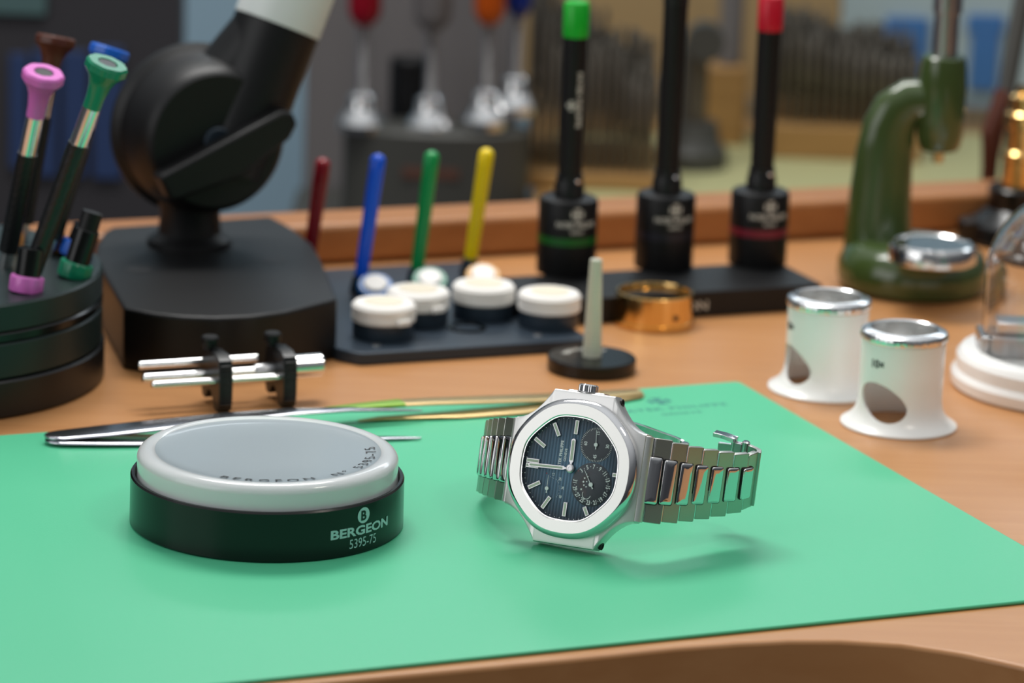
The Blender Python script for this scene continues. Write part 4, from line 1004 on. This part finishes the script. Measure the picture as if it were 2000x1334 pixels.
loupe(1609, 760, -152, 'white eye loupe further back, partly hidden by the other loupe')

# ------------------------------------------------------------------ olive green press
b = G(1782, 562, 0)
gp_ = thing('bench_press', (b.x, b.y, 0), 'glossy olive green cast press with steel anvil and curved arm', 'press')
bs = [(0, 0), (25, 0), (27.5, 1.5), (28.6, 5), (28.2, 10), (26, 14.5), (22.5, 17.5), (18, 18.6), (0, 19)]
MB().lathe(bs, n=80, rfun=lambda a, z: 1 + .05 * max(0, math.cos(a - 2.2))).obj('cast_base', 'press_green', gp_)
an = G(1820, 508, 19) - b; an.z = 0
MB().lathe([(0, 18.5), (15.6, 18.5), (16.4, 19.2), (16.4, 24.4), (15.8, 25.4), (14.6, 25.9), (13.8, 25.3), (0, 25.2)], T(an.x, an.y, 0), n=80).obj('anvil', 'steel', gp_)
Yb = b.y + 6
cp = [(1712, 545), (1714, 480), (1716, 420), (1721, 360), (1727, 300), (1736, 250), (1752, 215), (1778, 198), (1806, 196), (1836, 198)]
pt = [V(x_, y_, Yb) - b for x_, y_ in cp]
MB().tube(pt, [14.5, 13.2, 12.3, 11.6, 11.0, 10.2, 9.4, 8.6, 8, 8], n=36, hint=(0, 1, 0), flat=[1.0, .8, .72, .68, .65, .65, .7, .75, .8, .8]).obj('curved_column', 'press_green', gp_, ang=60)
hb0 = V(1833, 292, Yb) - b; hb1 = V(1845, 108, Yb) - b
HM = axes(hb0, hb1); Lh = (hb1 - hb0).length
MB().lathe([(0, 0), (7.0, 0), (8.1, 1.5), (9.0, 6), (9.4, 14), (9.4, 24), (8.8, 32), (8.2, Lh - .8), (7.4, Lh), (0, Lh)], HM, n=56).obj('head', 'press_green', gp_)
MB().lathe([(0, Lh), (4.8, Lh), (4.8, Lh + 16), (5.6, Lh + 16.5), (5.6, Lh + 40), (0, Lh + 40)], HM, n=40).obj('ram', 'steel_dull', gp_)
MB().lathe([(0, -5), (2.0, -5), (2.2, 0.2), (0, .2)], HM, n=24).obj('ram_tip', 'brass_dull', gp_)

# ------------------------------------------------------------------ glass dome at the right edge
b = G(2089, 758, 0)
gd = thing('dome_stand', (b.x, b.y, 0), 'clear glass dome on stepped white round base at the right edge', 'dome')
MB().lathe([(0, 0), (40, 0), (41, 1), (41.2, 4.4), (40.4, 5.6), (39.6, 6.4), (39.6, 10.6), (38.2, 12.4), (34, 13.6), (33, 13.6), (32.6, 12.2), (29, 12.0), (0, 12.0)], n=120).obj('white_base', 'white_plastic', gd)
gl = [(31.4, 12.3), (31.6, 40)]
for k in range(1, 13): a = k / 12 * PI / 2; gl.append((31.6 * math.cos(a), 40 + 30 * math.sin(a)))
gi = [(max(0, r - 1.3) if r > .01 else 0, z - (1.3 if r < 30 else 0)) for r, z in gl]
gi[-1] = (0, gl[-1][1] - 1.3); gl[-1] = (0, gl[-1][1])
MB().lathe(gi[::-1][:] + [(r, z) for r, z in gl] if False else gl[::-1] + gi, n=96).obj('glass_dome', 'clear', gd, ang=60)
q = G(1972, 700, 12) - b
mv = MB().box(-14, 14, -8, 10, 0.2, 7).obj('steel_block', 'steel_dull', loc=(b.x + q.x + 4, b.y + q.y + 8, 12), bev=.5); tag(mv, 'brushed steel block standing inside the glass dome', 'block')
mv = MB().box(-10, 12, -4, 8, 0.1, 4).obj('steel_plate', 'aluminium', loc=(b.x + q.x + 6, b.y + q.y + 9, 19.2), bev=.4); tag(mv, 'bright steel plate lying on the block inside the glass dome', 'plate')
mv = MB().cyl(6, 0, 34, n=32, c=.6).obj('green_cylinder', 'green_anod', loc=(b.x + q.x + 30, b.y + q.y + 6, 12.1)); tag(mv, 'dark green cylinder standing inside the glass dome', 'cylinder')

# ------------------------------------------------------------------ brass tool on black foot, leaning brush
b = G(1985, 470, 0)
bt_ = thing('brass_tool', (b.x, b.y, 0), 'stepped brass tool on black foot behind the glass dome', 'tool')
MB().lathe([(0, 0), (22, 0), (23, 2), (22, 8), (15, 12), (13, 14), (13, 22), (12, 23), (0, 23)], n=48).obj('foot', 'black_gloss', bt_)
MB().lathe([(0, 0), (6, 0), (6.4, 1), (6.4, 9), (5.6, 10), (0, 10)], T(-19, -6, 0.0), n=32).obj('foot_knob', 'black_gloss', bt_)
MB().lathe([(0, 23), (8, 23), (8, 34), (8.6, 34.6), (8.6, 37), (7.6, 38), (7.6, 47), (8.4, 48), (8.4, 53), (7.2, 54), (7.2, 60), (4.5, 61.5), (4.5, 64), (0, 64)], n=48).obj('brass_body', 'brass', bt_)
s0_ = V(1938, 262, 420); s1_ = V(1966, 180, 425); s2_ = V(1996, 10, 436)
br_ = thing('leaning_brush', (s0_.x, s0_.y, s0_.z), 'dark handled brush with brown ferrule leaning upright behind brass tool', 'brush')
MB().tube([Vector((0, 0, -70)), Vector((0, 0, -20)), Vector((0, 0, 0)), (s1_ - s0_)], [3, 3.6, 5.0, 5.0], n=20).obj('ferrule', 'brown_plastic', br_)
MB().tube([(s1_ - s0_), (s2_ - s0_), (s2_ - s0_) * 1.25], [3.6, 4.2, 4.2], n=20).obj('handle', 'stand_grey', br_)
